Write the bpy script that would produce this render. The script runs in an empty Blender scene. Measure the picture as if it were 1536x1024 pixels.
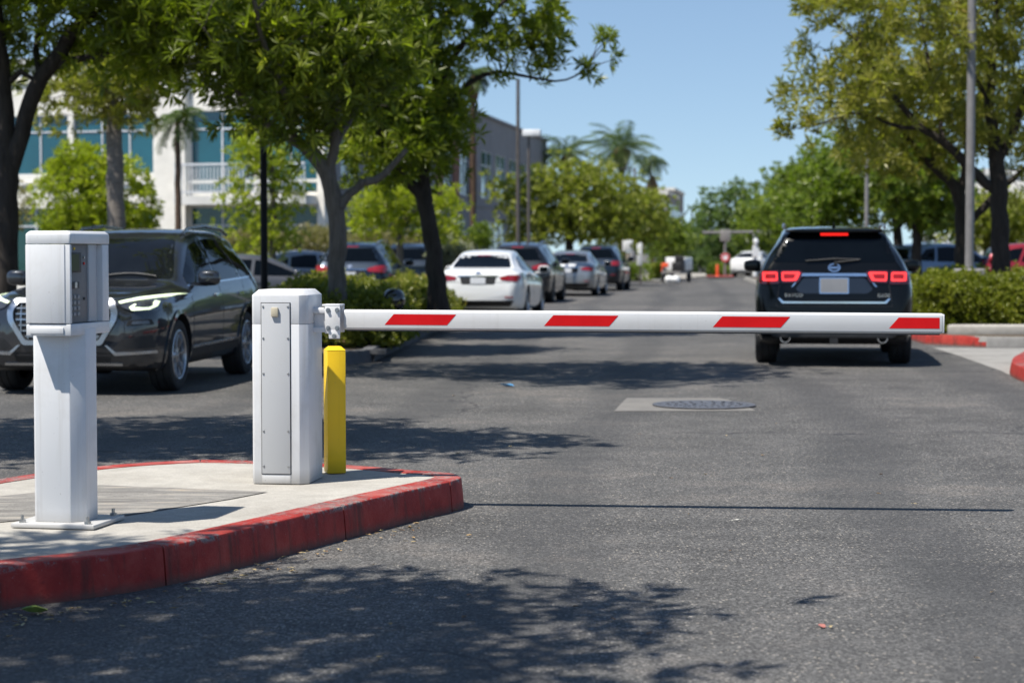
import bpy, bmesh, math, random
import numpy as np
from mathutils import Vector, Matrix
from mathutils.bvhtree import BVHTree
from mathutils.geometry import delaunay_2d_cdt

R = math.radians
random.seed(7)
SC = bpy.context.scene
COL = SC.collection
FPX, HCAM = 3000.0, 1.42
TILT = math.atan(135.0 / FPX)
CT, ST = math.cos(TILT), math.sin(TILT)
ROAD = R(5.0)                       # heading of the road, clockwise from +Y

# ------------------------------------------------------------------ survey helpers (photo measurements -> world positions)
def ray(px, py):
    x, y = (px - 768) / FPX, -(py - 512) / FPX
    return Vector((x, y * ST + CT, y * CT - ST))
def pt(px, py, Y):
    d = ray(px, py); s = Y / d.y
    return Vector((d.x * s, Y, HCAM + d.z * s))
def gnd(px, py, z=0.0):
    d = ray(px, py); s = (z - HCAM) / d.z
    return Vector((d.x * s, d.y * s, z))
def xat(px, Y, z=0.0):
    return (px - 768) / FPX * (Y * CT - (z - HCAM) * ST)
def mpp(Y):                         # metres per photo pixel at distance Y
    return Y / FPX

# ------------------------------------------------------------------ objects
def tag(o, label=None, cat=None, group=None, kind=None):
    if label: o['label'] = label
    if cat: o['category'] = cat
    if group: o['group'] = group
    if kind: o['kind'] = kind
    return o
def empty(name, loc, rz=0.0, label=None, cat=None, group=None):
    o = bpy.data.objects.new(name, None); COL.objects.link(o)
    o.location = loc; o.rotation_euler = (0, 0, rz); o.empty_display_size = 0.2
    return tag(o, label, cat, group)
def link_mesh(name, me, mats, parent=None):
    if not isinstance(mats, (list, tuple)): mats = [mats]
    me.materials.clear()
    for m in mats: me.materials.append(m)
    o = bpy.data.objects.new(name, me); COL.objects.link(o)
    if parent is not None: o.parent = parent
    return o

class MB:
    """collects simple shapes into one mesh"""
    def __init__(s): s.v = []; s.f = []; s.m = []; s.sm = []
    def add(s, vs, fs, mi=0, smooth=False):
        b = len(s.v); s.v += [tuple(v) for v in vs]
        for f in fs: s.f.append([b + i for i in f]); s.m.append(mi); s.sm.append(smooth)
        return s
    def box(s, c, d, mi=0, rz=0.0, mtx=None):
        vs = []
        for sz in (-1, 1):
            for sx, sy in ((-1, -1), (1, -1), (1, 1), (-1, 1)):
                v = Vector((sx * d[0] / 2, sy * d[1] / 2, sz * d[2] / 2))
                if rz: v = Matrix.Rotation(rz, 3, 'Z') @ v
                if mtx is not None: v = mtx @ v
                vs.append(v + Vector(c))
        return s.add(vs, [(3, 2, 1, 0), (4, 5, 6, 7), (0, 1, 5, 4), (1, 2, 6, 5), (2, 3, 7, 6), (3, 0, 4, 7)], mi)
    def prism(s, poly, z0, z1, mi=0, chamfer=0.0, bottom=True):
        n = len(poly); c = Vector((sum(p[0] for p in poly) / n, sum(p[1] for p in poly) / n))
        rings = [(z0, 0)]
        rings += [(z1 - chamfer, 0), (z1, chamfer)] if chamfer else [(z1, 0)]
        vs = []
        for z, ins in rings:
            for p in poly:
                q = Vector(p[:2]); d = c - q
                if ins: q = Vector((q.x + math.copysign(min(ins, abs(d.x)), d.x), q.y + math.copysign(min(ins, abs(d.y)), d.y)))
                vs.append((q.x, q.y, z))
        fs = []
        for k in range(len(rings) - 1):
            for i in range(n):
                j = (i + 1) % n; fs.append((k * n + i, k * n + j, k * n + n + j, k * n + n + i))
        t = (len(rings) - 1) * n
        fs.append(tuple(range(t, t + n)))
        if bottom: fs.append(tuple(reversed(range(n))))
        return s.add(vs, fs, mi)
    def tube(s, pts, radii, n=8, mi=0, cap=True, smooth=True):
        pts = [Vector(p) for p in pts]
        if not hasattr(radii, '__len__'): radii = [radii] * len(pts)
        vs = []; ref = None
        for i, p in enumerate(pts):
            t = (pts[min(i + 1, len(pts) - 1)] - pts[max(i - 1, 0)])
            t = t.normalized() if t.length > 1e-9 else Vector((0, 0, 1))
            if ref is None: ref = Vector((1, 0, 0)) if abs(t.x) < 0.9 else Vector((0, 1, 0))
            a = (ref - t * ref.dot(t)).normalized(); ref = a; b = t.cross(a)
            for k in range(n):
                w = 2 * math.pi * k / n
                vs.append(p + (a * math.cos(w) + b * math.sin(w)) * radii[i])
        fs = []
        for i in range(len(pts) - 1):
            for k in range(n):
                l = (k + 1) % n; fs.append((i * n + k, i * n + l, i * n + n + l, i * n + n + k))
        s.add(vs, fs, mi, smooth)
        if cap:
            b = len(s.v) - len(vs)
            s.f += [[b + i for i in reversed(range(n))], [b + (len(pts) - 1) * n + i for i in range(n)]]
            s.m += [mi, mi]; s.sm += [False, False]
        return s
    def cyl(s, c, r, h, n=24, mi=0, axis='z', r2=None):
        c = Vector(c); d = {'x': Vector((1, 0, 0)), 'y': Vector((0, 1, 0)), 'z': Vector((0, 0, 1))}[axis]
        return s.tube([c - d * h / 2, c + d * h / 2], [r, r if r2 is None else r2], n, mi)
    def lathe(s, prof, n=32, mi=0, axis='z', c=(0, 0, 0), smooth=True, closed=False):
        vs = []; c = Vector(c)
        for k in range(n):
            w = 2 * math.pi * k / n
            for r, h in prof:
                if axis == 'z': vs.append(c + Vector((r * math.cos(w), r * math.sin(w), h)))
                elif axis == 'x': vs.append(c + Vector((h, r * math.cos(w), r * math.sin(w))))
                else: vs.append(c + Vector((r * math.cos(w), h, r * math.sin(w))))
        m = len(prof); fs = []
        for k in range(n):
            l = (k + 1) % n
            for i in range(m if closed else m - 1):
                j = (i + 1) % m
                fs.append((k * m + i, l * m + i, l * m + j, k * m + j))
        return s.add(vs, fs, mi, smooth)
    def blob(s, c, d, mi=0, n=10, p=2.6, seed=None, amp=0.0, rz=0.0):
        """superellipsoid: rounded block"""
        rng = random.Random(seed); vs = []; fs = []
        sg = lambda a, e: math.copysign(abs(a) ** (2 / e), a)
        m = 2 * n
        ph = [rng.uniform(0, 6.28) for _ in range(4)]
        for i in range(n + 1):
            a = -math.pi / 2 + math.pi * i / n
            for k in range(m):
                w = 2 * math.pi * k / m
                f = 1 + amp * (math.sin(3 * w + ph[0] + 2 * a) + math.sin(5 * a + 2 * w + ph[1])) * 0.5
                v = Vector((sg(math.cos(a), p) * sg(math.cos(w), p) * d[0] / 2 * f, sg(math.cos(a), p) * sg(math.sin(w), p) * d[1] / 2 * f, sg(math.sin(a), p) * d[2] / 2 * f))
                if rz: v = Matrix.Rotation(rz, 3, 'Z') @ v
                vs.append(v + Vector(c))
        for i in range(n):
            for k in range(m):
                l = (k + 1) % m; fs.append((i * m + k, i * m + l, i * m + m + l, i * m + m + k))
        return s.add(vs, fs, mi, True)
    def build(s, name, mats, parent=None, bevel=0.0, seg=2, smooth=None, angle=35):
        me = bpy.data.meshes.new(name); me.from_pydata(s.v, [], s.f)
        me.polygons.foreach_set('material_index', s.m)
        me.polygons.foreach_set('use_smooth', [bool(x) if smooth is None else smooth for x in s.sm])
        bm = bmesh.new(); bm.from_mesh(me)
        bmesh.ops.remove_doubles(bm, verts=bm.verts, dist=1e-5)
        bmesh.ops.recalc_face_normals(bm, faces=bm.faces)
        if bevel:
            es = [e for e in bm.edges if len(e.link_faces) == 2 and e.calc_face_angle(0) > R(30)]
            bmesh.ops.bevel(bm, geom=es, offset=bevel, segments=seg, affect='EDGES', profile=0.5, clamp_overlap=True)
            for f in bm.faces: f.smooth = True
        bm.to_mesh(me); bm.free()
        if smooth or bevel or any(s.sm): me.set_sharp_from_angle(angle=R(angle))
        return link_mesh(name, me, mats, parent)

def mesh_np(name, V, F, mats, parent=None, var=None, smooth=False):
    """quads from numpy arrays; var = one float per quad, kept on the faces' corners"""
    me = bpy.data.meshes.new(name); n, m = len(V), len(F)
    me.vertices.add(n); me.vertices.foreach_set('co', np.asarray(V, np.float32).ravel())
    me.loops.add(m * 4); me.loops.foreach_set('vertex_index', np.asarray(F, np.int32).ravel())
    me.polygons.add(m); me.polygons.foreach_set('loop_start', np.arange(0, m * 4, 4, dtype=np.int32))
    me.polygons.foreach_set('loop_total', np.full(m, 4, np.int32))
    me.polygons.foreach_set('use_smooth', np.full(m, smooth, bool))
    if var is not None:
        a = me.attributes.new('leaf_tone', 'FLOAT', 'FACE'); a.data.foreach_set('value', np.asarray(var, np.float32))
    me.update(calc_edges=True)
    return link_mesh(name, me, mats, parent)

# ------------------------------------------------------------------ materials
class NT:
    def __init__(s, name):
        s.mat = bpy.data.materials.new(name); s.mat.use_nodes = True
        s.t = s.mat.node_tree; s.b = s.t.nodes['Principled BSDF']; s.out = s.t.nodes['Material Output']
    def n(s, typ, **kw):
        x = s.t.nodes.new('ShaderNode' + typ)
        for k, v in kw.items():
            if k.startswith('_'): setattr(x, k[1:], v)
            else:
                key = int(k[1:]) if k[0] == 'i' and k[1:].isdigit() else k.replace('_', ' ')
                s.set(x, key, v)
        return x
    def set(s, x, key, v):
        inp = x.inputs[key]
        if hasattr(v, 'is_linked') or isinstance(v, bpy.types.NodeSocket): s.t.links.new(v, inp)
        else: inp.default_value = v
    def coord(s, kind='Object', scale=(1, 1, 1)):
        c = s.n('TexCoord').outputs[kind]
        if scale != (1, 1, 1): c = s.n('Mapping', Vector=c, Scale=scale).outputs[0]
        return c
    def noise(s, scale, detail=4, rough=0.55, vec=None, dist=0.0):
        return s.n('TexNoise', Vector=vec if vec is not None else s.coord(), Scale=scale, Detail=detail, Roughness=rough, Distortion=dist).outputs[0]
    def ramp(s, fac, stops, interp='LINEAR'):
        x = s.n('ValToRGB', Fac=fac); cr = x.color_ramp; cr.interpolation = interp
        while len(cr.elements) < len(stops): cr.elements.new(0.5)
        for e, (p, c) in zip(cr.elements, stops):
            e.position = p; e.color = (c, c, c, 1) if not hasattr(c, '__len__') else (*c, 1)
        return x.outputs[0]
    def mix(s, fac, a, b, mode='MIX'):
        x = s.n('Mix', _data_type='RGBA', _blend_type=mode); x.clamp_factor = True
        s.set(x, 0, fac)
        for k, v in ((6, a), (7, b)):
            if isinstance(v, (tuple, list)): v = (*v, 1) if len(v) == 3 else v
            s.set(x, k, v)
        return x.outputs[2]
    def math(s, op, a, b=0.0, c=None):
        x = s.n('Math', _operation=op); s.set(x, 0, a); s.set(x, 1, b)
        if c is not None: s.set(x, 2, c)
        return x.outputs[0]
    def bump(s, h, strength=0.3, dist=0.01):
        s.set(s.b, 'Normal', s.n('Bump', Strength=strength, Distance=dist, Height=h).outputs[0])
    def base(s, v):
        s.set(s.b, 'Base Color', (*v, 1) if isinstance(v, (tuple, list)) and len(v) == 3 else v); return s
    def p(s, **kw):
        for k, v in kw.items(): s.set(s.b, k.replace('_', ' '), v)
        return s

def plain(name, col, rough=0.5, metal=0.0, var=0.12, scale=6.0, bump=0.0, coat=0.0, spec=0.5, emit=None, estr=0.0):
    m = NT(name)
    f = m.noise(scale, 5)
    lo = tuple(c * (1 - var) for c in col); hi = tuple(min(1, c * (1 + var)) for c in col)
    m.base(m.ramp(f, [(0.3, lo), (0.7, hi)]))
    m.p(Metallic=metal, Specular_IOR_Level=spec, Coat_Weight=coat, Coat_Roughness=0.03)
    m.set(m.b, 'Roughness', m.ramp(f, [(0.25, max(0, rough - 0.06)), (0.75, min(1, rough + 0.06))]))
    if bump: m.bump(m.noise(scale * 12, 3), bump, 0.004)
    if emit: m.p(Emission_Color=(*emit, 1), Emission_Strength=estr)
    return m.mat

def asphalt_mat(name='asphalt', base=(0.090, 0.087, 0.083)):
    m = NT(name); co = m.coord()
    big = m.noise(0.23, 5, 0.6, co, 0.6); mid = m.noise(1.7, 6, 0.65, co); fine = m.noise(38, 4, 0.7, co)
    tone = m.math('ADD', m.math('MULTIPLY', big, 0.55), m.math('MULTIPLY', mid, 0.45))
    c0 = m.ramp(tone, [(0.33, tuple(b * 0.58 for b in base)), (0.45, tuple(b * .92 for b in base)), (0.52, tuple(b * 1.10 for b in base)), (0.63, (base[0] * 1.6, base[1] * 1.5, base[2] * 1.42))])
    v1 = m.n('TexVoronoi', Vector=co, Scale=112.0, Randomness=1.0); v2 = m.n('TexVoronoi', Vector=co, Scale=66.0, Randomness=1.0)
    s1 = m.n('SeparateColor', Color=v1.outputs['Color']).outputs[0]; s2 = m.n('SeparateColor', Color=v2.outputs['Color'])
    c1 = m.mix(1.0, c0, m.ramp(s1, [(0.0, 0.20), (0.5, 0.42), (0.8, 0.66), (1.0, 0.98)]), 'OVERLAY')
    # pale and tan aggregate stones showing through the worn binder
    dens = m.ramp(m.noise(0.9, 4, 0.6, co), [(0.35, 0.95), (0.65, 0.82)])
    st = m.math('GREATER_THAN', s2.outputs[0], dens)
    st = m.math('MULTIPLY', st, m.math('LESS_THAN', v2.outputs['Distance'], 0.42))
    stone = m.mix(s2.outputs[1], (0.22, 0.21, 0.20), (0.44, 0.39, 0.32))
    c2 = m.mix(m.math('MULTIPLY', st, 0.8), c1, stone)
    # tar darkened wheel paths running with the road, and hairline cracks
    rot = m.n('Mapping', Vector=co, Rotation=(0, 0, ROAD)).outputs[0]
    sx = m.n('SeparateXYZ', Vector=rot)
    wav = m.math('ADD', sx.outputs[0], m.math('MULTIPLY', m.noise(0.12, 3, 0.5, co), 2.2))
    tr = m.math('SINE', m.math('MULTIPLY', wav, 3.4))
    c3 = m.mix(m.math('MULTIPLY', m.ramp(tr, [(0.35, 0), (0.9, 1)]), 0.42), c2, (0.045, 0.045, 0.046))
    cr = m.n('TexVoronoi', Vector=m.n('Mapping', Vector=m.n('VectorMath', _operation='ADD', i0=co, i1=m.n('TexNoise', Vector=co, Scale=1.3, Detail=5.0).outputs[1]).outputs[0], Scale=(0.16, 0.11, 0.2)).outputs[0], _feature='DISTANCE_TO_EDGE', Scale=1.0)
    crk = m.math('MULTIPLY', m.math('LESS_THAN', cr.outputs['Distance'], 0.0022), m.math('GREATER_THAN', m.noise(0.35, 2, 0.5, co), 0.47))
    c4 = m.mix(m.math('MULTIPLY', crk, 0.75), c3, (0.03, 0.03, 0.032))
    oil = m.ramp(m.noise(0.75, 4, 0.55, m.n('Mapping', Vector=co, Location=(13, 5, 0)).outputs[0], 0.4), [(0.62, 0), (0.74, 1)])
    c5 = m.mix(m.math('MULTIPLY', oil, 0.4), c4, (0.04, 0.04, 0.042))
    m.base(c5); m.p(Roughness=0.82, Specular_IOR_Level=0.35)
    h = m.math('ADD', m.math('MULTIPLY', v1.outputs['Distance'], 0.5), m.math('ADD', m.math('MULTIPLY', v2.outputs['Distance'], 0.5), fine))
    m.bump(h, 0.55, 0.006)
    return m.mat

def concrete_mat(name, col=(0.43, 0.405, 0.36), stain=(0.27, 0.245, 0.21), scale=1.0, rough=0.85):
    m = NT(name); co = m.coord(scale=(scale,) * 3)
    a = m.noise(1.6, 6, 0.65, co, 0.5); b = m.noise(9, 5, 0.6, co); g = m.noise(130, 2, 0.5, co)
    c = m.ramp(b, [(0.3, tuple(x * 0.88 for x in col)), (0.7, tuple(min(1, x * 1.08) for x in col))])
    c = m.mix(m.ramp(a, [(0.44, 0), (0.72, 0.65)]), c, stain)
    c = m.mix(0.5, c, m.ramp(g, [(0.3, 0.35), (0.7, 0.62)]), 'OVERLAY')
    m.base(c); m.p(Roughness=rough, Specular_IOR_Level=0.3); m.bump(m.math('ADD', g, b), 0.35, 0.004)
    return m.mat

def red_kerb_mat():
    m = NT('red_kerb_paint'); co = m.coord(); z = m.n('SeparateXYZ', Vector=co).outputs[2]
    n1 = m.noise(5, 6, 0.7, co, 0.4); n2 = m.noise(24, 5, 0.7, co); n3 = m.noise(120, 3, 0.6, co)
    red = m.ramp(n1, [(0.25, (0.20, 0.016, 0.013)), (0.5, (0.34, 0.030, 0.023)), (0.78, (0.43, 0.075, 0.054))])
    red = m.mix(m.ramp(n2, [(0.6, 0), (0.75, 0.5)]), red, (0.15, 0.02, 0.022))
    # paint rubbed off along the arris, down to grey concrete and black rubber
    edge = m.ramp(z, [(0.140, 0), (0.158, 1), (0.168, 0.95), (0.1695, 0.62)])
    w = m.math('MULTIPLY', edge, m.ramp(m.math('ADD', m.math('MULTIPLY', n2, 0.5), m.math('MULTIPLY', m.noise(2.2, 5, 0.65, co), 0.5)), [(0.50, 0), (0.56, 1)]))
    worn = m.mix(m.ramp(n3, [(0.4, 0), (0.6, 1)]), (0.30, 0.26, 0.24), (0.10, 0.09, 0.09))
    c = m.mix(w, red, worn)
    # dirt that ran down the face and grime along the foot
    st = m.noise(1.0, 5, 0.6, m.n('Mapping', Vector=co, Scale=(11, 11, 0.5)).outputs[0])
    c = m.mix(m.math('MULTIPLY', m.ramp(st, [(0.52, 0), (0.66, 0.75)]), m.ramp(z, [(0.155, 1), (0.165, 0)])), c, (0.085, 0.028, 0.022))
    c = m.mix(m.ramp(m.math('ADD', z, m.math('MULTIPLY', n2, 0.05)), [(0.03, 0.75), (0.075, 0)]), c, (0.085, 0.062, 0.05))
    top = m.ramp(z, [(0.163, 0), (0.169, 1)])
    c = m.mix(m.math('MULTIPLY', top, m.ramp(m.noise(3.1, 6, 0.7, co, 0.5), [(0.46, 0), (0.72, 0.75)])), c, (0.52, 0.27, 0.24))
    chips = m.math('GREATER_THAN', m.noise(38, 6, 0.75, co, 0.8), 0.665)
    c = m.mix(m.math('MULTIPLY', chips, 0.55), c, (0.40, 0.30, 0.28))
    m.base(c); m.p(Roughness=0.6, Specular_IOR_Level=0.25); m.bump(m.math('ADD', n2, m.math('MULTIPLY', n3, 0.5)), 0.5, 0.008)
    return m.mat

def powder_mat(name, col, dirt=(0.45, 0.42, 0.37), rough=0.38, amt=0.48):
    """painted sheet metal, faintly dirty, with thin runs of grime"""
    m = NT(name); co = m.coord()
    a = m.noise(3.2, 6, 0.65, co, 0.3); run = m.noise(1.0, 4, 0.6, m.n('Mapping', Vector=co, Scale=(26, 26, 1.2)).outputs[0])
    z = m.n('SeparateXYZ', Vector=co).outputs[2]
    c = m.ramp(m.noise(1.4, 3, 0.5, co), [(0.3, tuple(x * 0.95 for x in col)), (0.7, col)])
    c = m.mix(m.math('MULTIPLY', m.ramp(a, [(0.5, 0), (0.8, 1)]), amt), c, dirt)
    c = m.mix(m.math('MULTIPLY', m.ramp(run, [(0.56, 0), (0.76, 1)]), amt * 0.75), c, dirt)
    c = m.mix(m.ramp(m.math('ADD', z, m.math('MULTIPLY', a, 0.05)), [(0.015, amt * 1.6), (0.10, 0)]), c, tuple(x * 0.7 for x in dirt))
    sp = m.math('GREATER_THAN', m.noise(70, 2, 0.5, co), 0.755)
    c = m.mix(m.math('MULTIPLY', sp, amt), c, (0.22, 0.18, 0.14))
    m.base(c); m.set(m.b, 'Roughness', m.ramp(a, [(0.3, rough - 0.05), (0.8, rough + 0.2)])); m.p(Specular_IOR_Level=0.5)
    m.bump(m.math('ADD', m.noise(220, 2, 0.5, co), m.math('MULTIPLY', m.noise(2.5, 2, 0.5, co), 0.6)), 0.06, 0.004)
    return m.mat

def paint_mat(name, col, metal=0.0, rough=0.3, dust=0.10, ior=1.45):
    m = NT(name); co = m.coord()
    n = m.noise(3, 5, 0.6, co); z = m.n('SeparateXYZ', Vector=co).outputs[2]
    dst = m.math('MULTIPLY', m.ramp(m.math('ADD', m.math('MULTIPLY', n, 0.5), m.math('MULTIPLY', z, -0.45)), [(-0.0, 0), (0.22, 1)]), dust)
    c = m.mix(dst, col, (0.30, 0.26, 0.21))
    fl = m.noise(900, 1, 0.5, co)
    m.base(m.mix(0.25, c, m.ramp(fl, [(0.3, 0.4), (0.7, 0.6)]), 'OVERLAY'))
    m.p(Metallic=metal, Roughness=rough, Specular_IOR_Level=0.12, Coat_Weight=1.0, Coat_Roughness=0.02, Coat_IOR=ior)
    return m.mat

def leaf_mat(name, dark, mid, light, accent=None, trans=0.32):
    m = NT(name)
    at = m.n('Attribute', _attribute_name='leaf_tone').outputs['Fac']
    stops = [(0.0, dark), (0.45, mid), (0.85, light)] + ([(0.97, accent), (1.0, accent)] if accent else [])
    c = m.ramp(at, stops)
    m.base(c); m.p(Roughness=0.38, Specular_IOR_Level=0.4)
    tr = m.n('BsdfTranslucent', Color=m.mix(1.0, c, (0.85, 1.0, 0.35), 'MULTIPLY'))
    bright = m.mix(1.0, c, (1.7, 2.0, 0.7), 'MULTIPLY'); m.set(tr, 'Color', bright)
    mx = m.n('MixShader', Fac=trans); m.t.links.new(m.b.outputs[0], mx.inputs[1]); m.t.links.new(tr.outputs[0], mx.inputs[2])
    m.t.links.new(mx.outputs[0], m.out.inputs[0])
    return m.mat

def bark_mat(name, col, ring=False):
    m = NT(name); co = m.coord()
    v = m.n('Mapping', Vector=co, Scale=(6, 6, 22) if ring else (16, 16, 3)).outputs[0]
    a = m.noise(1.0, 6, 0.7, v, 0.6)
    m.base(m.ramp(a, [(0.25, tuple(x * 0.45 for x in col)), (0.5, col), (0.8, tuple(x * 1.5 for x in col))]))
    m.p(Roughness=0.9, Specular_IOR_Level=0.2); m.bump(a, 0.8, 0.03)
    return m.mat

def glass_mat(name, col=(0.012, 0.014, 0.016), rough=0.02, spec=0.6):
    m = NT(name); n = m.noise(4, 4, 0.6)
    m.base(m.ramp(n, [(0.3, tuple(c * 0.8 for c in col)), (0.7, tuple(c * 1.2 for c in col))]))
    m.p(Roughness=rough, Specular_IOR_Level=spec)
    m.bump(m.noise(0.8, 2), 0.03, 0.02)
    return m.mat
# ------------------------------------------------------------------ vehicles
def pchip(pts):
    pts = sorted(pts); x = np.array([p[0] for p in pts], float); y = np.array([p[1] for p in pts], float)
    h = np.diff(x); d = np.diff(y) / h; m = np.zeros(len(x))
    for i in range(1, len(x) - 1):
        if d[i - 1] * d[i] > 0:
            w1, w2 = 2 * h[i] + h[i - 1], h[i] + 2 * h[i - 1]
            m[i] = (w1 + w2) / (w1 / d[i - 1] + w2 / d[i])
    m[0], m[-1] = d[0], d[-1]
    def f(q):
        i = int(np.clip(np.searchsorted(x, q) - 1, 0, len(h) - 1)); t = float(np.clip((q - x[i]) / h[i], 0, 1))
        return float(y[i] * (1 + 2 * t) * (1 - t) ** 2 + h[i] * m[i] * t * (1 - t) ** 2 + y[i + 1] * t * t * (3 - 2 * t) + h[i] * m[i + 1] * t * t * (t - 1))
    return f

def rpoly(pts, r=0.03, n=4):
    out = []; N = len(pts)
    for i in range(N):
        p = Vector(pts[i][:2]); a = Vector(pts[i - 1][:2]) - p; b = Vector(pts[(i + 1) % N][:2]) - p
        rr = pts[i][2] if len(pts[i]) > 2 else r
        rr = min(rr, a.length * 0.45, b.length * 0.45)
        if rr < 1e-4: out.append(p); continue
        A = p + a.normalized() * rr; B = p + b.normalized() * rr
        for k in range(n + 1):
            t = k / n; out.append(A * (1 - t) ** 2 + p * 2 * t * (1 - t) + B * t * t)
    return [(v.x, v.y) for v in out]
def rect(x0, y0, x1, y1, r=0.01): return rpoly([(x0, y0), (x1, y0), (x1, y1), (x0, y1)], r)
def mir(poly): return [(-a, b) for a, b in reversed(poly)]
def inpoly(p, poly):
    c = False; n = len(poly)
    for i in range(n):
        a, b = poly[i], poly[i - 1]
        if (a[1] > p[1]) != (b[1] > p[1]) and p[0] < (b[0] - a[0]) * (p[1] - a[1]) / (b[1] - a[1]) + a[0]: c = not c
    return c

def patch(name, bvh, polys, axis, sign, mat, parent, off=0.004, grid=0.07, holes=(), side_limit=None):
    """a shaped panel laid on the bodywork: outline(s) in the side (x), end (y) or top (z) view, raised by off, with a rim"""
    V, F = [], []
    if not isinstance(polys[0][0], (tuple, list)): polys = [polys]
    def loc(u, v):
        if axis == 'x': o = Vector((sign * 6, u, v)); d = Vector((-sign, 0, 0))
        elif axis == 'y': o = Vector((u, sign * 8, v)); d = Vector((0, -sign, 0))
        else: o = Vector((u, v, 6)); d = Vector((0, 0, -1))
        h, nrm, idx, _ = bvh.ray_cast(o, d)
        if h is None:
            q = Vector((sign * 0.9, u, v)) if axis == 'x' else (Vector((u, sign * 2.2, v)) if axis == 'y' else Vector((u, v, 1.4)))
            h, nrm, idx, _ = bvh.find_nearest(q)
        if nrm.dot(d) > 0: nrm = -nrm
        return h, (nrm - d * 0.6).normalized()
    for poly in polys:
        def dens(loop):
            o = []
            for i in range(len(loop)):
                a, b = Vector(loop[i]), Vector(loop[(i + 1) % len(loop)]); k = max(1, int((b - a).length / grid))
                o += [a.lerp(b, t / k) for t in range(k)]
            return o
        loops = [dens(poly)] + [dens(h) for h in holes]
        vs, es = [], []
        for l in loops:
            b = len(vs); vs += l; es += [(b + i, b + (i + 1) % len(l)) for i in range(len(l))]
        xs = [p[0] for p in poly]; ys = [p[1] for p in poly]
        u = min(xs) + grid * 0.5
        while u < max(xs):
            w = min(ys) + grid * 0.5
            while w < max(ys):
                if inpoly((u, w), poly) and not any(inpoly((u, w), h) for h in holes): vs.append(Vector((u, w)))
                w += grid
            u += grid
        rv, re, rf, *_ = delaunay_2d_cdt(vs, es, [], 0, 1e-5)
        fs = []
        for f in rf:
            c = sum((rv[i] for i in f), Vector((0, 0))) / len(f)
            if inpoly(c, poly) and not any(inpoly(c, h) for h in holes): fs.append(list(f))
        H = [loc(p.x, p.y) for p in rv]; b = len(V)
        V += [h + n * off for h, n in H]
        F += [[b + i for i in f] for f in fs]
        cnt = {}
        for f in fs:
            for i in range(len(f)):
                e = (f[i], f[(i + 1) % len(f)]); cnt[e] = 1
        low = {}
        for (i, j) in list(cnt):
            if (j, i) in cnt: continue
            for k in (i, j):
                if k not in low: low[k] = len(V); V.append(H[k][0] - H[k][1] * 0.012)
            F.append([b + j, b + i, low[i], low[j]])
    me = bpy.data.meshes.new(name); me.from_pydata([tuple(v) for v in V], [], F)
    bm = bmesh.new(); bm.from_mesh(me); bmesh.ops.recalc_face_normals(bm, faces=bm.faces)
    for f in bm.faces: f.smooth = True
    bm.to_mesh(me); bm.free(); me.set_sharp_from_angle(angle=R(50))
    return link_mesh(name, me, mat, parent)

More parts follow.
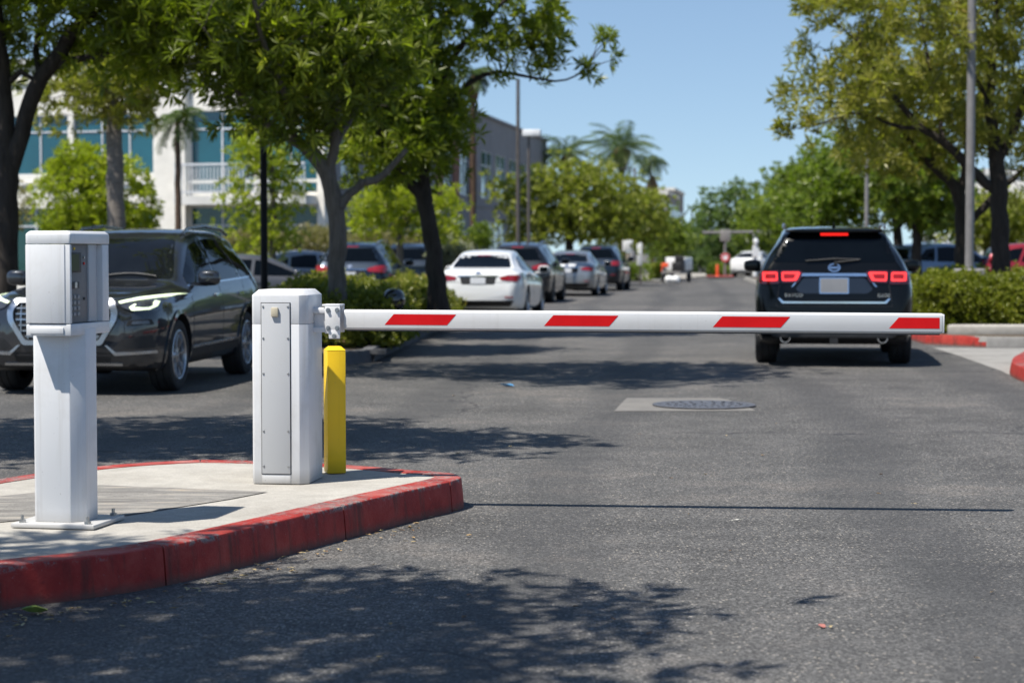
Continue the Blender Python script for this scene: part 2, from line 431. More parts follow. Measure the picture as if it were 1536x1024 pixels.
STYLE = {
 'suv': dict(front=2.27, rear=-2.40, ax=(1.41, -1.41), R=0.365, tw=0.25,
    top=[(2.27, .74), (2.255, .86), (2.20, .935), (2.05, .985), (1.6, 1.045), (1.15, 1.085), (.98, 1.11), (.86, 1.18), (.2, 1.555), (.0, 1.61), (-.5, 1.655), (-1.1, 1.655), (-1.75, 1.60), (-2.0, 1.55), (-2.07, 1.49), (-2.24, 1.16), (-2.30, 1.06), (-2.37, .95), (-2.40, .74)],
    belt=[(2.27, .70), (2.2, .86), (2.0, .92), (1.4, .97), (.9, 1.0), (0, 1.03), (-1.5, 1.06), (-2.05, 1.07), (-2.25, 1.02), (-2.35, .9), (-2.40, .70)],
    wm=[(2.27, .60), (2.25, .70), (2.17, .81), (2.0, .90), (1.6, .945), (0, .945), (-1.6, .945), (-2.05, .92), (-2.25, .86), (-2.36, .75), (-2.40, .64)],
    wtop=[(2.27, .48), (2.2, .60), (1.8, .72), (1.1, .76), (.9, .77), (.2, .655), (0, .64), (-1.0, .63), (-1.8, .60), (-2.05, .60), (-2.2, .70), (-2.3, .76), (-2.40, .52)],
    zb=[(2.27, .40), (2.2, .27), (1.9, .23), (0, .24), (-1.9, .25), (-2.25, .32), (-2.40, .46)]),
 'big': dict(front=2.40, rear=-2.50, ax=(1.45, -1.42), R=0.385, tw=0.27,
    top=[(2.40, .78), (2.38, .92), (2.30, 1.0), (2.1, 1.06), (1.6, 1.12), (1.2, 1.15), (1.05, 1.18), (.9, 1.26), (.3, 1.60), (.1, 1.66), (-.4, 1.72), (-1.2, 1.725), (-1.95, 1.69), (-2.2, 1.655), (-2.27, 1.60), (-2.41, 1.26), (-2.44, 1.16), (-2.47, 1.0), (-2.50, .80)],
    belt=[(2.40, .74), (2.3, .92), (2.0, 1.0), (1.4, 1.04), (.9, 1.08), (0, 1.10), (-1.5, 1.13), (-2.2, 1.15), (-2.40, 1.12), (-2.46, .97), (-2.50, .76)],
    wm=[(2.40, .62), (2.36, .76), (2.2, .90), (1.7, .975), (0, .98), (-1.6, .98), (-2.1, .97), (-2.35, .94), (-2.45, .88), (-2.50, .80)],
    wtop=[(2.40, .5), (2.3, .64), (1.8, .76), (1.1, .8), (.9, .8), (.2, .69), (0, .68), (-1.0, .67), (-1.95, .655), (-2.25, .65), (-2.38, .76), (-2.44, .84), (-2.50, .70)],
    zb=[(2.40, .42), (2.3, .30), (1.9, .25), (0, .26), (-1.9, .26), (-2.3, .30), (-2.50, .36)]),
 'sedan': dict(front=2.38, rear=-2.42, ax=(1.40, -1.40), R=0.335, tw=0.22,
    top=[(2.38, .58), (2.36, .68), (2.28, .74), (2.0, .81), (1.5, .90), (1.1, .945), (.95, .965), (.85, 1.01), (.1, 1.36), (-.1, 1.405), (-.5, 1.44), (-1.0, 1.41), (-1.3, 1.345), (-1.85, 1.09), (-1.95, 1.065), (-2.2, 1.05), (-2.31, 1.02), (-2.37, .93), (-2.42, .66)],
    belt=[(2.38, .54), (2.3, .68), (2.0, .76), (1.4, .84), (.9, .89), (0, .92), (-1.4, .97), (-2.0, .985), (-2.25, .96), (-2.36, .85), (-2.42, .62)],
    wm=[(2.38, .58), (2.35, .70), (2.2, .82), (1.9, .90), (1.4, .925), (0, .925), (-1.5, .925), (-2.0, .90), (-2.25, .84), (-2.37, .74), (-2.42, .64)],
    wtop=[(2.38, .44), (2.3, .58), (1.8, .70), (1.1, .74), (.9, .74), (.15, .60), (0, .58), (-1.0, .57), (-1.3, .585), (-1.85, .70), (-2.1, .72), (-2.3, .68), (-2.42, .5)],
    zb=[(2.38, .34), (2.3, .22), (1.9, .18), (0, .19), (-1.9, .20), (-2.25, .26), (-2.42, .40)]),
}
def body_mesh(st):
    fn = {k: pchip(st[k]) for k in ('top', 'belt', 'wm', 'wtop', 'zb')}
    a, b = st['rear'], st['front']; n = 96
    ys = sorted({round((a + b) / 2 - (b - a) / 2 * (0.72 * math.cos(math.pi * i / n) + 0.28 * (1 - 2 * i / n)), 4) for i in range(n + 1)})
    rings = []
    for y in ys:
        zb, zbelt, zt, wm, wt = fn['zb'](y), fn['belt'](y), fn['top'](y), fn['wm'](y), fn['wtop'](y)
        zbelt = min(zbelt, zt - .012); H = zbelt - zb; wb = wm * 0.945; wt = min(wt, wb * .97)
        p = [(0, zb), (.5 * wm, zb), (.84 * wm, zb), (.93 * wm, zb + .03), (.965 * wm, zb + .09)]
        p += [(.985 * wm, zb + .24 * H), (.996 * wm, zb + .42 * H), (1.0 * wm, zb + .60 * H), (1.0 * wm, zb + .72 * H), (.990 * wm, zb + .80 * H), (.972 * wm, zb + .90 * H)]
        p += [(wb, zbelt)]
        G = zt - zbelt; rr = min(.10, G * .3)
        for t in (.12, .3, .5, .7, .86):
            bul = .028 * math.sin(math.pi * t) * min(1, G / .4)
            p.append((wb + (wt - wb) * t + bul, zbelt + (G - rr) * t))
        p += [(wt, zt - rr * .85), (wt * .975, zt - rr * .5), (wt * .93, zt - rr * .22), (wt * .82, zt - rr * .02), (wt * .55, zt + .012 * min(1, G * 3)), (wt * .27, zt + .018 * min(1, G * 3)), (0, zt + .02 * min(1, G * 3))]
        rings.append([(x, y, z) for x, z in p] + [(-x, y, z) for x, z in reversed(p[1:-1])])
    m = len(rings[0]); V = [v for r in rings for v in r]; F = []
    for i in range(len(rings) - 1):
        for k in range(m):
            l = (k + 1) % m; F.append((i * m + k, i * m + l, i * m + m + l, i * m + m + k))
    F.append(tuple(range(m))); F.append(tuple(reversed(range((len(rings) - 1) * m, len(rings) * m))))
    me = bpy.data.meshes.new('body'); me.from_pydata(V, [], F)
    bm = bmesh.new(); bm.from_mesh(me); bmesh.ops.recalc_face_normals(bm, faces=bm.faces); bm.to_mesh(me); bm.free()
    return me, fn

WHEEL = {}
def wheel(parent, x, y, st, rim_mat, spokes=10):
    side = 1 if x > 0 else -1; Rr, w = st['R'], st['tw']; key = (Rr, w, side, spokes, rim_mat.name)
    if key not in WHEEL:
        t = MB(); ri = Rr * .685; h = w / 2
        t.lathe([(ri, -h * .86), (ri + .02, -h * .96), (Rr * .86, -h), (Rr * .955, -h * .93), (Rr * .99, -h * .78), (Rr, -h * .5), (Rr, -h * .34), (Rr - .008, -h * .32), (Rr - .008, -h * .26), (Rr, -h * .24), (Rr, 0), (Rr, h * .24), (Rr - .008, h * .26), (Rr - .008, h * .32), (Rr, h * .34), (Rr, h * .5), (Rr * .99, h * .78), (Rr * .955, h * .93), (Rr * .86, h), (ri + .02, h * .96), (ri, h * .86)], 44, 0, 'x', closed=True)
        r = MB(); s = side
        r.lathe([(ri + .004, -h * .8), (ri + .012, s * h * .9), (ri - .006, s * h * .97), (ri - .02, s * h * .9), (ri - .03, s * h * .5), (ri - .03, -s * h * .7)], 44, 0, 'x')
        r.lathe([(0, s * h * .1), (ri - .028, s * h * .05)], 36, 1, 'x')
        r.lathe([(0, s * h * .86), (.028, s * h * .86), (.034, s * h * .80), (.075, s * h * .76), (.085, s * h * .55)], 24, 0, 'x')
        for k in range(spokes):
            a = 2 * math.pi * k / spokes; u = Vector((0, math.cos(a), math.sin(a))); v = Vector((0, -math.sin(a), math.cos(a))); e = Vector((s, 0, 0))
            vs = []
            for rad, hw, d in ((.06, .017, .74), ((ri - .03) * .6, .012, .72), (ri - .018, .020, .84)):
                for sv, sd in ((-1, 0), (-.6, 1), (.6, 1), (1, 0)): vs.append(u * rad + v * hw * sv + e * (h * d - (0 if sd else .028)))
            fs = [(b * 4 + i, b * 4 + i + 1, b * 4 + 5 + i, b * 4 + 4 + i) for b in range(2) for i in range(3)]
            r.add(vs, fs, 0)
        o1 = t.build('tyre_mesh', MAT['rubber']); o2 = r.build('rim_mesh', [rim_mat, MAT['black']])
        WHEEL[key] = (o1.data, o2.data); bpy.data.objects.remove(o1); bpy.data.objects.remove(o2)
    a, b = WHEEL[key]
    o = bpy.data.objects.new('wheel', a); COL.objects.link(o); o.parent = parent; o.location = (x, y, Rr)
    q = bpy.data.objects.new('rim', b); COL.objects.link(q); q.parent = o; q.rotation_euler = (random.uniform(0, 1), 0, 0)
    return o

def side_windows(kind):
    """outlines (y, z) of front door, rear door and quarter glass"""
    if kind == 'suv':
        return [[(.80, 1.075), (.74, 1.16), (.14, 1.475), (-.20, 1.535), (-.26, 1.09)], [(-.33, 1.095), (-.27, 1.54), (-.62, 1.56), (-1.10, 1.545), (-1.30, 1.11)], [(-1.38, 1.115), (-1.19, 1.535), (-1.55, 1.48), (-1.88, 1.26), (-1.92, 1.15)]]
    if kind == 'big':
        return [[(.82, 1.16), (.78, 1.24), (.24, 1.53), (-.15, 1.59), (-.2, 1.17)], [(-.27, 1.175), (-.22, 1.595), (-.6, 1.62), (-1.05, 1.61), (-1.2, 1.185)], [(-1.28, 1.19), (-1.13, 1.605), (-1.6, 1.575), (-1.98, 1.46), (-2.03, 1.22)]]
    return [[(.74, .965), (.70, 1.02), (.05, 1.285), (-.22, 1.325), (-.27, .985)], [(-.34, .988), (-.29, 1.33), (-.6, 1.335), (-1.0, 1.285), (-1.14, 1.01)], [(-1.20, 1.015), (-1.08, 1.268), (-1.45, 1.09), (-1.56, 1.03)]]

def car(name, kind, paint, loc, heading, label, cat, group=None, rims='silver', face='both', level=2, lit=False, trim='chrome', extra=None, spokes=10, tint='glass'):
    st = STYLE[kind]; root = empty(name, loc, -heading, label, cat, group)
    me, fn = body_mesh(st)
    bm = bmesh.new(); bm.from_mesh(me); bvh = BVHTree.FromBMesh(bm); bm.free()
    # wheel arches
    body = link_mesh('body', me, [paint, MAT['black']])
    cut = MB()
    for y in st['ax']:
        for s in (-1, 1): cut.cyl((s * .86, y, st['R'] + .01), st['R'] + .045, .52, 40, 0, 'x')
    co = cut.build('arch_cut', MAT['black'])
    mod = body.modifiers.new('b', 'BOOLEAN'); mod.object = co; mod.operation = 'DIFFERENCE'; mod.solver = 'EXACT'
    dg = bpy.context.evaluated_depsgraph_get(); m2 = bpy.data.meshes.new_from_object(body.evaluated_get(dg)); m2.name = 'body'
    body.modifiers.clear(); body.data = m2; bpy.data.objects.remove(co)
    m2.materials.clear(); m2.materials.append(paint); m2.materials.append(MAT['black'])
    skirt = {'suv': .30, 'big': .36, 'sedan': .245}[kind]
    for p in m2.polygons:
        c = p.center; r = min(math.hypot(c.y - y, c.z - st['R'] - .01) for y in st['ax'])
        p.material_index = 1 if (r < st['R'] + .044 and abs(c.x) > .55) or c.z < skirt else 0
        p.use_smooth = True
    m2.set_sharp_from_angle(angle=R(40)); body.parent = root
    for y in st['ax']:
        for s in (-1, 1): wheel(root, s * (fn['wm'](y) - st['tw'] / 2 - .005), y, st, MAT[rims], spokes)
    P = lambda nm, poly, ax, sg, mt, off=.004, **k: patch(nm, bvh, poly, ax, sg, MAT[mt] if isinstance(mt, str) else mt, k.pop('parent', root), off, **k)
    sw = side_windows(kind)
    for s in (-1, 1):
        for w in sw: P('side_window', rpoly(w, .03), 'x', s, tint, .003)
    if level >= 1:
        z0 = {'suv': 1.135, 'big': 1.215, 'sedan': .995}[kind]; z1 = {'suv': 1.555, 'big': 1.61, 'sedan': 1.34}[kind]
        wb, wt = {'suv': (.73, .55), 'big': (.76, .58), 'sedan': (.69, .50)}[kind]
        P('windscreen', rpoly([(-wb, z0), (wb, z0), (wt, z1), (-wt, z1)], .05), 'y', 1, 'windscreen', .003)
        r0, r1, rb, rt = {'suv': (1.17, 1.50, .72, .60), 'big': (1.285, 1.605, .755, .63), 'sedan': (1.085, 1.335, .62, .50)}[kind]
        P('rear_window', rpoly([(-rb, r0), (rb, r0), (rt, r1), (-rt, r1)], .06), 'y', -1, tint, .003)
    if level >= 2:
        # door gaps, handles, mirrors, window surround
        ztop = [max(p[1] for p in w) for w in sw]; zlow = sw[0][0][1]
        for s in (-1, 1):
            for y0, y1 in ((.93, .80), (-.30, -.30), (-1.36, -1.30)):
                if y0 == -1.36: line = [(-1.02, .36), (-1.25, .70), (-1.345, zlow + .02)]
                elif y0 > 0: line = [(.86, .36), (.90, .7), (.84, zlow + .0)]
                else: line = [(-.30, .36), (-.30, zlow + .01)]
                for a, b in zip(line[:-1], line[1:]):
                    P('door_gap', [(a[0] - .005, a[1]), (a[0] + .005, a[1]), (b[0] + .005, b[1]), (b[0] - .005, b[1])], 'x', s, 'black', .0015)
            zh = zlow - .13
            for yh in (-.12, -1.12): P('door_handle', rect(yh - .11, zh - .016, yh + .11, zh + .016, .014), 'x', s, trim if trim == 'chrome' else paint, .022, grid=.03)
            if trim == 'chrome':
                low = [(w[0][0], w[0][1] - .028) for w in sw]
                P('window_trim', [(sw[0][0][0] + .03, zlow - .006), (sw[0][0][0] + .03, zlow - .022), (sw[2][-1][0] - .02, sw[2][-1][1] - .03), (sw[2][-1][0] - .02, sw[2][-1][1] - .012)], 'x', s, 'chrome', .005)
            mr = MB(); xm = fn['wm'](.72)
            mr.blob((s * (xm + .10), .66, zlow + .065), (.24, .13, .165), 0, 8, 3.0)
            mr.box((s * (xm - .0), .66, zlow - .0), (.16, .06, .04), 1)
            mr.build('mirror', [paint, MAT['black']], root)
            gl = MB(); gl.blob((s * (xm + .10), .605, zlow + .065), (.19, .03, .125), 0, 8, 4)
            gl.build('mirror_glass', MAT['glass'], [c for c in root.children if c.name.startswith('mirror')][-1])
        if kind != 'sedan':
            for s in (-1, 1):
                zr = fn['top']; xr = fn['wtop'](-.8) - .045
                ys = [.05, -.1, -.8, -1.5, -1.78]
                rr = MB(); rr.tube([(s * xr, y, zr(y) + (.012 if y in (ys[0], ys[-1]) else .045)) for y in ys], .018, 8)
                rr.build('roof_rail', MAT['satin'], root)
            fin = MB(); yb = -1.72
            fin.add([(0, yb + .12, zr(yb + .12)), (.03, yb - .02, zr(yb) - .005), (-.03, yb - .02, zr(yb) - .005), (0, yb - .05, zr(yb) + .085), (0, yb - .09, zr(yb) + .08)], [(0, 1, 3), (0, 3, 2), (1, 4, 3), (2, 3, 4), (1, 2, 4)])
            fin.build('antenna', MAT['black'], root)
    if extra: extra(root, P, bvh, fn, paint)
    return root

def rear_sedan(lit=False, accent='red_lamp'):
    def f(root, P, bvh, fn, paint):
        for s in (1, -1):
            q = rpoly([(.44, .895), (.47, .835), (.80, .80), (.86, .86), (.845, .935), (.62, .935)], .02)
            lamp = P('tail_light', q if s > 0 else mir(q), 'y', -1, accent, .010, grid=.05)
        P('trunk_gap', [(-.80, .785), (.80, .785), (.80, .792), (-.80, .792)], 'y', -1, 'black', .002)
        P('plate_recess', rpoly([(-.34, .745), (.34, .745), (.38, .90), (-.38, .90)], .03), 'y', -1, 'black', .003)
        P('number_plate', rect(-.155, .755, .155, .885, .01), 'y', -1, 'plate', .014)
        P('trim_strip', rect(-.42, .905, .42, .925, .006), 'y', -1, 'chrome', .012)
        P('emblem', rect(-.05, .955, .05, 1.0, .02), 'y', -1, 'chrome', .012, grid=.02)
        P('rear_diffuser', rpoly([(-.66, .30), (.66, .30), (.74, .42), (-.74, .42)], .04), 'y', -1, 'black', .006)
        for s in (1, -1):
            q = rect(.55, .475, .72, .50, .008); P('reflector', q if s > 0 else mir(q), 'y', -1, 'red_lamp', .006)
        P('brake_light', rect(-.14, 1.325, .14, 1.342, .006), 'y', -1, 'red_lamp', .006)
    return f
def rear_suv(accent='red_lamp', plate='plate'):
    def f(root, P, bvh, fn, paint):
        for s in (1, -1):
            q = rpoly([(.42, 1.0), (.46, .93), (.86, .90), (.90, 1.02), (.84, 1.08), (.62, 1.06)], .03)
            P('tail_light', q if s > 0 else mir(q), 'y', -1, accent, .014, grid=.05)
        P('hatch_gap', [(-.80, .70), (.80, .70), (.80, .708), (-.80, .708)], 'y', -1, 'black', .002)
        P('plate_recess', rpoly([(-.34, .77), (.34, .77), (.38, .95), (-.38, .95)], .03), 'y', -1, 'black', .003)
        P('number_plate', rect(-.155, .79, .155, .92, .01), 'y', -1, plate, .014)
        P('trim_strip', rect(-.42, .965, .42, .99, .008), 'y', -1, 'chrome', .014)
        P('emblem', rpoly([(-.06, 1.03), (0, 1.0), (.06, 1.03), (.06, 1.07), (0, 1.10), (-.06, 1.07)], .03), 'y', -1, 'chrome', .014, grid=.02)
        P('bumper_trim', rpoly([(-.70, .38), (.70, .38), (.78, .54), (-.78, .54)], .04), 'y', -1, 'black', .006)
        P('brake_light', rect(-.16, 1.525, .16, 1.545, .006), 'y', -1, accent, .008)
        for s in (1, -1):
            q = rect(.56, .57, .74, .60, .008); P('reflector', q if s > 0 else mir(q), 'y', -1, 'red_lamp', .006)
    return f
def black_suv_rear(root, P, bvh, fn, paint):
    both = lambda nm, q, mt, off, **k: [P(nm, q if s > 0 else mir(q), 'y', -1, mt, off, **k) for s in (1, -1)]
    # lamps: dark red housing wrapped round the corner, bright C-shaped light guides
    outer = rpoly([(.665, 1.025), (.69, 1.02), (.885, 1.02), (.91, 1.05), (.895, 1.175), (.675, 1.185)], .02)
    inner = rpoly([(.375, 1.16), (.43, 1.04), (.645, 1.03), (.655, 1.185), (.42, 1.185)], .02)
    for s in (1, -1):
        h1 = P('tail_light', outer if s > 0 else mir(outer), 'y', -1, 'lamp_dark', .016, grid=.05)
        h2 = P('tail_light', inner if s > 0 else mir(inner), 'y', -1, 'lamp_dark', .016, grid=.05)
        g1 = rpoly([(.685, 1.055), (.865, 1.055), (.86, 1.165), (.69, 1.165)], .02); k1 = rpoly([(.708, 1.083), (.838, 1.083), (.834, 1.140), (.708, 1.140)], .01)
        g2 = rpoly([(.41, 1.155), (.455, 1.06), (.635, 1.055), (.64, 1.165), (.43, 1.168)], .02); k2 = rpoly([(.462, 1.138), (.488, 1.084), (.612, 1.080), (.614, 1.142)], .01)
        for hh, g, k in ((h1, g1, k1), (h2, g2, k2)):
            P('light_guide', g if s > 0 else mir(g), 'y', -1, 'lamp_lit', .022, grid=.04, holes=[k if s > 0 else mir(k)], parent=hh)
            P('light_lens', k if s > 0 else mir(k), 'y', -1, 'lamp_glow', .019, grid=.04, parent=hh)
    P('brake_light', rpoly([(-.17, 1.615), (.17, 1.615), (.165, 1.648), (-.165, 1.648)], .01), 'y', -1, 'brake_lit', .012, grid=.04)
    P('trim_strip', rpoly([(-.40, 1.115), (.40, 1.115), (.385, 1.15), (-.385, 1.15)], .01), 'y', -1, 'chrome', .018)
    both('trim_strip', rpoly([(.385, 1.15), (.40, 1.112), (.50, .985), (.52, .985), (.43, 1.10)], .004), 'chrome', .012)
    P('plate_recess', rpoly([(-.37, 1.095), (.37, 1.095), (.47, .955), (.40, .905), (-.40, .905), (-.47, .955)], .03), 'y', -1, 'gloss_black', .002)
    P('number_plate', rect(-.165, .915, .165, 1.085, .012), 'y', -1, 'grey_plate', .016)
    frame = rect(-.178, .902, .178, 1.098, .014)
    P('plate_frame', frame, 'y', -1, 'chrome', .014, holes=[rect(-.160, .920, .160, 1.080, .01)])
    ring = [(.075 * math.cos(a * math.pi / 14), 1.218 + .052 * math.sin(a * math.pi / 14)) for a in range(28)]
    hole = [(.056 * math.cos(a * math.pi / 14), 1.218 + .036 * math.sin(a * math.pi / 14)) for a in range(28)]
    em = P('emblem', ring, 'y', -1, 'chrome', .020, grid=.02, holes=[hole])
    P('emblem_bar', rpoly([(-.05, 1.207), (.05, 1.207), (.05, 1.229), (-.05, 1.229)], .004), 'y', -1, 'chrome', .018, grid=.02, parent=em)
    P('trim_strip', rpoly([(-.63, .785), (.63, .785), (.68, .84), (.66, .85), (.61, .805), (-.61, .805), (-.66, .85), (-.68, .84)], .004), 'y', -1, 'chrome', .014, grid=.05)
    P('hatch_gap', rpoly([(-.70, .745), (.70, .745), (.70, .752), (-.70, .752)], .001), 'y', -1, 'black', .002)
    both('hatch_gap', [(.70, .75), (.708, .75), (.665, 1.02), (.655, 1.02)], 'black', .002)
    P('bumper_trim', rpoly([(-.74, .37), (.74, .37), (.84, .56), (-.84, .56)], .04), 'y', -1, 'black', .008)
    both('reflector', rect(.66, .60, .84, .635, .01), 'red_lamp', .008)
    sp = MB(); sp.blob((0, -2.26, 1.672), (1.22, .22, .06), 0, 10, 3.4); sp.build('roof_spoiler', paint, root)
    wp = MB(); wp.tube([(.02, -2.435, 1.285), (.30, -2.415, 1.318), (-.30, -2.40, 1.335)][0:2], [.012, .007], 6)
    wp.tube([(.32, -2.41, 1.322), (0, -2.42, 1.33), (-.35, -2.425, 1.305)], [.008, .010, .007], 6); wp.cyl((.02, -2.43, 1.283), .026, .03, 12, 0, 'y'); wp.build('rear_wiper', MAT['black'], root)
    for s in (1, -1):
        e = MB(); e.lathe([(.05, .0), (.062, .0), (.062, .25), (.045, .25), (.045, .02)], 20, 0, 'y', (s * .59, -2.50, .36)); e.build('exhaust_pipe', MAT['chrome'], root)
        for y, w in ((-2.452, .0),):
            pass
    for txt, x, sz in (('BAVUD', -.60, .062), ('G600', .52, .062)):
        cu = bpy.data.curves.new('badge', 'FONT'); cu.body = txt; cu.size = sz; cu.extrude = .003; cu.space_character = 1.15
        t = bpy.data.objects.new('badge', cu); COL.objects.link(t)
        m = bpy.data.meshes.new_from_object(t.evaluated_get(bpy.context.evaluated_depsgraph_get())); bpy.data.objects.remove(t)
        o = link_mesh('badge', m, MAT['chrome'], root)
        h = bvh.ray_cast(Vector((x + .06, -8, .885)), Vector((0, 1, 0)))[0]
        o.location = (x, h.y - .008, .862); o.rotation_euler = (R(90), 0, 0)
    # head restraints seen through the back glass belong to the dark glass; tow hitch under the bumper
    b = MB(); b.box((0, -2.44, .33), (.10, .16, .07)); b.build('tow_hitch', MAT['black'], root)

def grey_suv_front(root, P, bvh, fn, paint):
    both = lambda nm, q, mt, off, **k: [P(nm, q if s > 0 else mir(q), 'y', 1, mt, off, **k) for s in (1, -1)]
    oct_o = rpoly([(-.56, .83), (-.50, .945), (.50, .945), (.56, .83), (.55, .74), (.40, .50), (-.40, .50), (-.55, .74)], .03)
    oct_i = rpoly([(-.50, .825), (-.45, .905), (.45, .905), (.50, .825), (.49, .74), (.37, .545), (-.37, .545), (-.49, .74)], .03)
    P('grille', oct_o, 'y', 1, 'satin', .030, holes=[oct_i])
    g = P('grille_mesh', oct_i, 'y', 1, 'black', .004)
    slats = []
    for k in range(6):
        z = .585 + k * .055; w = .37 + (.12 * min(1, (z - .545) / .19)) - .02
        slats.append(rect(-w, z - .006, w, z + .006, .003))
    for k in range(-6, 7): slats.append(rect(k * .07 - .005, .56, k * .07 + .005, .895, .002))
    P('grille_slat', slats, 'y', 1, 'satin', .014, parent=g)
    ringc = []
    em = MB()
    for k in range(-1, 3):
        c = (k * .062 - .031, 2.262, .765); em.lathe([(.040, -.005), (.050, -.005), (.050, .006), (.040, .006)], 20, 0, 'y', c, closed=True)
    em.build('emblem', MAT['chrome'], root)
    lamp = rpoly([(.545, .925), (.60, .865), (.74, .82), (.90, .835), (.915, .93), (.90, .985), (.70, .955)], .012)
    top = rpoly([(.55, .922), (.57, .905), (.72, .935), (.89, .962), (.898, .985), (.70, .957)], .004)
    hook = rpoly([(.66, .868), (.69, .838), (.83, .846), (.87, .875), (.872, .925), (.848, .925), (.846, .885), (.82, .868), (.70, .865), (.72, .895), (.70, .897)], .006)
    for s in (1, -1):
        h = P('headlight', lamp if s > 0 else mir(lamp), 'y', 1, 'lamp_glass', .012, grid=.04)
        P('running_light', top if s > 0 else mir(top), 'y', 1, 'drl', .018, grid=.03, parent=h)
        P('running_light', hook if s > 0 else mir(hook), 'y', 1, 'drl', .018, grid=.03, parent=h)
    both('fog_light', rpoly([(.64, .69), (.66, .745), (.85, .755), (.87, .70)], .012), 'black', .008)
    both('fog_light', rpoly([(.69, .705), (.70, .735), (.83, .742), (.84, .708)], .008), 'lamp_glass', .014, grid=.03)
    both('air_intake', rpoly([(.50, .455), (.60, .56), (.86, .60), (.88, .47)], .02), 'black', .006)
    both('bumper_blade', rpoly([(.43, .50), (.455, .50), (.54, .43), (.88, .445), (.88, .418), (.53, .400)], .006), 'satin', .020, grid=.04)
    P('lower_grille', rpoly([(-.48, .33), (.48, .33), (.50, .43), (-.50, .43)], .02), 'y', 1, 'black', .006)
    P('skid_plate', rect(-.60, .30, .60, .325, .008), 'y', 1, 'satin', .014)
    both('bonnet_gap', [(.70, 1.02), (.708, 1.02), (.57, .955), (.56, .955)], 'black', .002)
    for s in (1, -1):
        for y in STYLE['suv']['ax']:
            Ra = STYLE['suv']['R'] + .045; zc = STYLE['suv']['R'] + .01
            arc = [(y + math.cos(a) * Ra, zc + math.sin(a) * Ra) for a in np.linspace(-.30, math.pi + .30, 26)]
            arc2 = [(y + math.cos(a) * (Ra + .045), zc + math.sin(a) * (Ra + .045)) for a in np.linspace(math.pi + .30, -.30, 26)]
            P('wheel_arch', arc + arc2, 'x', s, paint, .016, grid=.05)
        P('sill_trim', rpoly([(.95, .33), (.95, .40), (-.95, .42), (-.95, .34)], .01), 'x', s, 'black', .012)
        P('sill_blade', rpoly([(.90, .415), (.90, .435), (-.95, .455), (-.95, .43)], .006), 'x', s, 'satin', .012)
        P('body_crease', rpoly([(1.80, .86), (1.80, .866), (-1.8, .93), (-1.8, .924)], .002), 'x', s, paint, .010)
    st = MB(); st.lathe([(.165, -.012), (.18, 0), (.165, .012), (.15, 0)], 24, 0, 'y', (.36, .55, 1.13), closed=True)
    P('plate_recess', rect(-.20, .60, .20, .72, .01), 'y', 1, 'black', .020)
    for x0, sg in ((-.55, 1), (.05, 1)):
        w = MB(); pts = []
        for t in np.linspace(0, 1, 6):
            x = x0 + .58 * t; z = 1.15 + .03 * math.sin(t * 3.1); h = bvh.ray_cast(Vector((x, 8, z)), Vector((0, -1, 0)))[0]; pts.append(h + Vector((0, .012, .012)))
        w.tube(pts, .009, 6); w.build('wiper', MAT['black'], root)
# ------------------------------------------------------------------ vegetation
def unit(a): return a / np.maximum(np.linalg.norm(a, axis=-1, keepdims=True), 1e-9)
def leaves(rng, pos, axis, n, length, width, spread=(0.35, 1.15), droop=0.0, tone=None):
    """rosettes: n pointed leaves round each axis -> quads"""
    m = len(pos); ax = unit(axis)
    ref = np.where(np.abs(ax[:, 2:3]) < .9, np.array([[0, 0, 1.0]]), np.array([[1.0, 0, 0]]))
    u = unit(np.cross(ax, ref)); v = np.cross(ax, u)
    w = rng.uniform(0, 6.28, (m, 1)) + np.arange(n)[None] * (2 * np.pi / n) + rng.normal(0, .25, (m, n))
    tilt = rng.uniform(*spread, (m, n)); L = length * rng.uniform(.65, 1.2, (m, n))
    rad = u[:, None] * np.cos(w)[..., None] + v[:, None] * np.sin(w)[..., None]
    d = unit(ax[:, None] * np.cos(tilt)[..., None] + rad * np.sin(tilt)[..., None])
    d[..., 2] -= droop; d = unit(d)
    s = unit(np.cross(d, ax[:, None] + rng.normal(0, .35, (m, n, 3)))); up = np.cross(s, d)
    b = pos[:, None] + d * (L * .06)[..., None]
    mid = b + d * (L * .55)[..., None] + up * (L * .03)[..., None]; tip = b + d * L[..., None] - up * (L * .08)[..., None]
    wd = (width * L / length * .5)[..., None]
    q = np.stack([b, mid + s * wd, tip, mid - s * wd], 2).reshape(-1, 3)
    F = np.arange(len(q)).reshape(-1, 4)
    t = (tone if tone is not None else rng.uniform(0, 1, m))[:, None] * .65 + rng.uniform(0, .35, (m, n))
    return q, F, t.ravel()

def ell_points(rng, ells, n, shell=0.55):
    vol = np.array([e[3] * e[4] * e[5] for e in ells]) ** .75; k = rng.choice(len(ells), n, p=vol / vol.sum())
    d = unit(rng.normal(0, 1, (n, 3))); r = rng.uniform(shell ** 3, 1, (n, 1)) ** (1 / 3)
    E = np.array(ells); P = E[k, :3] + d * r * E[k, 3:6]
    return P, d

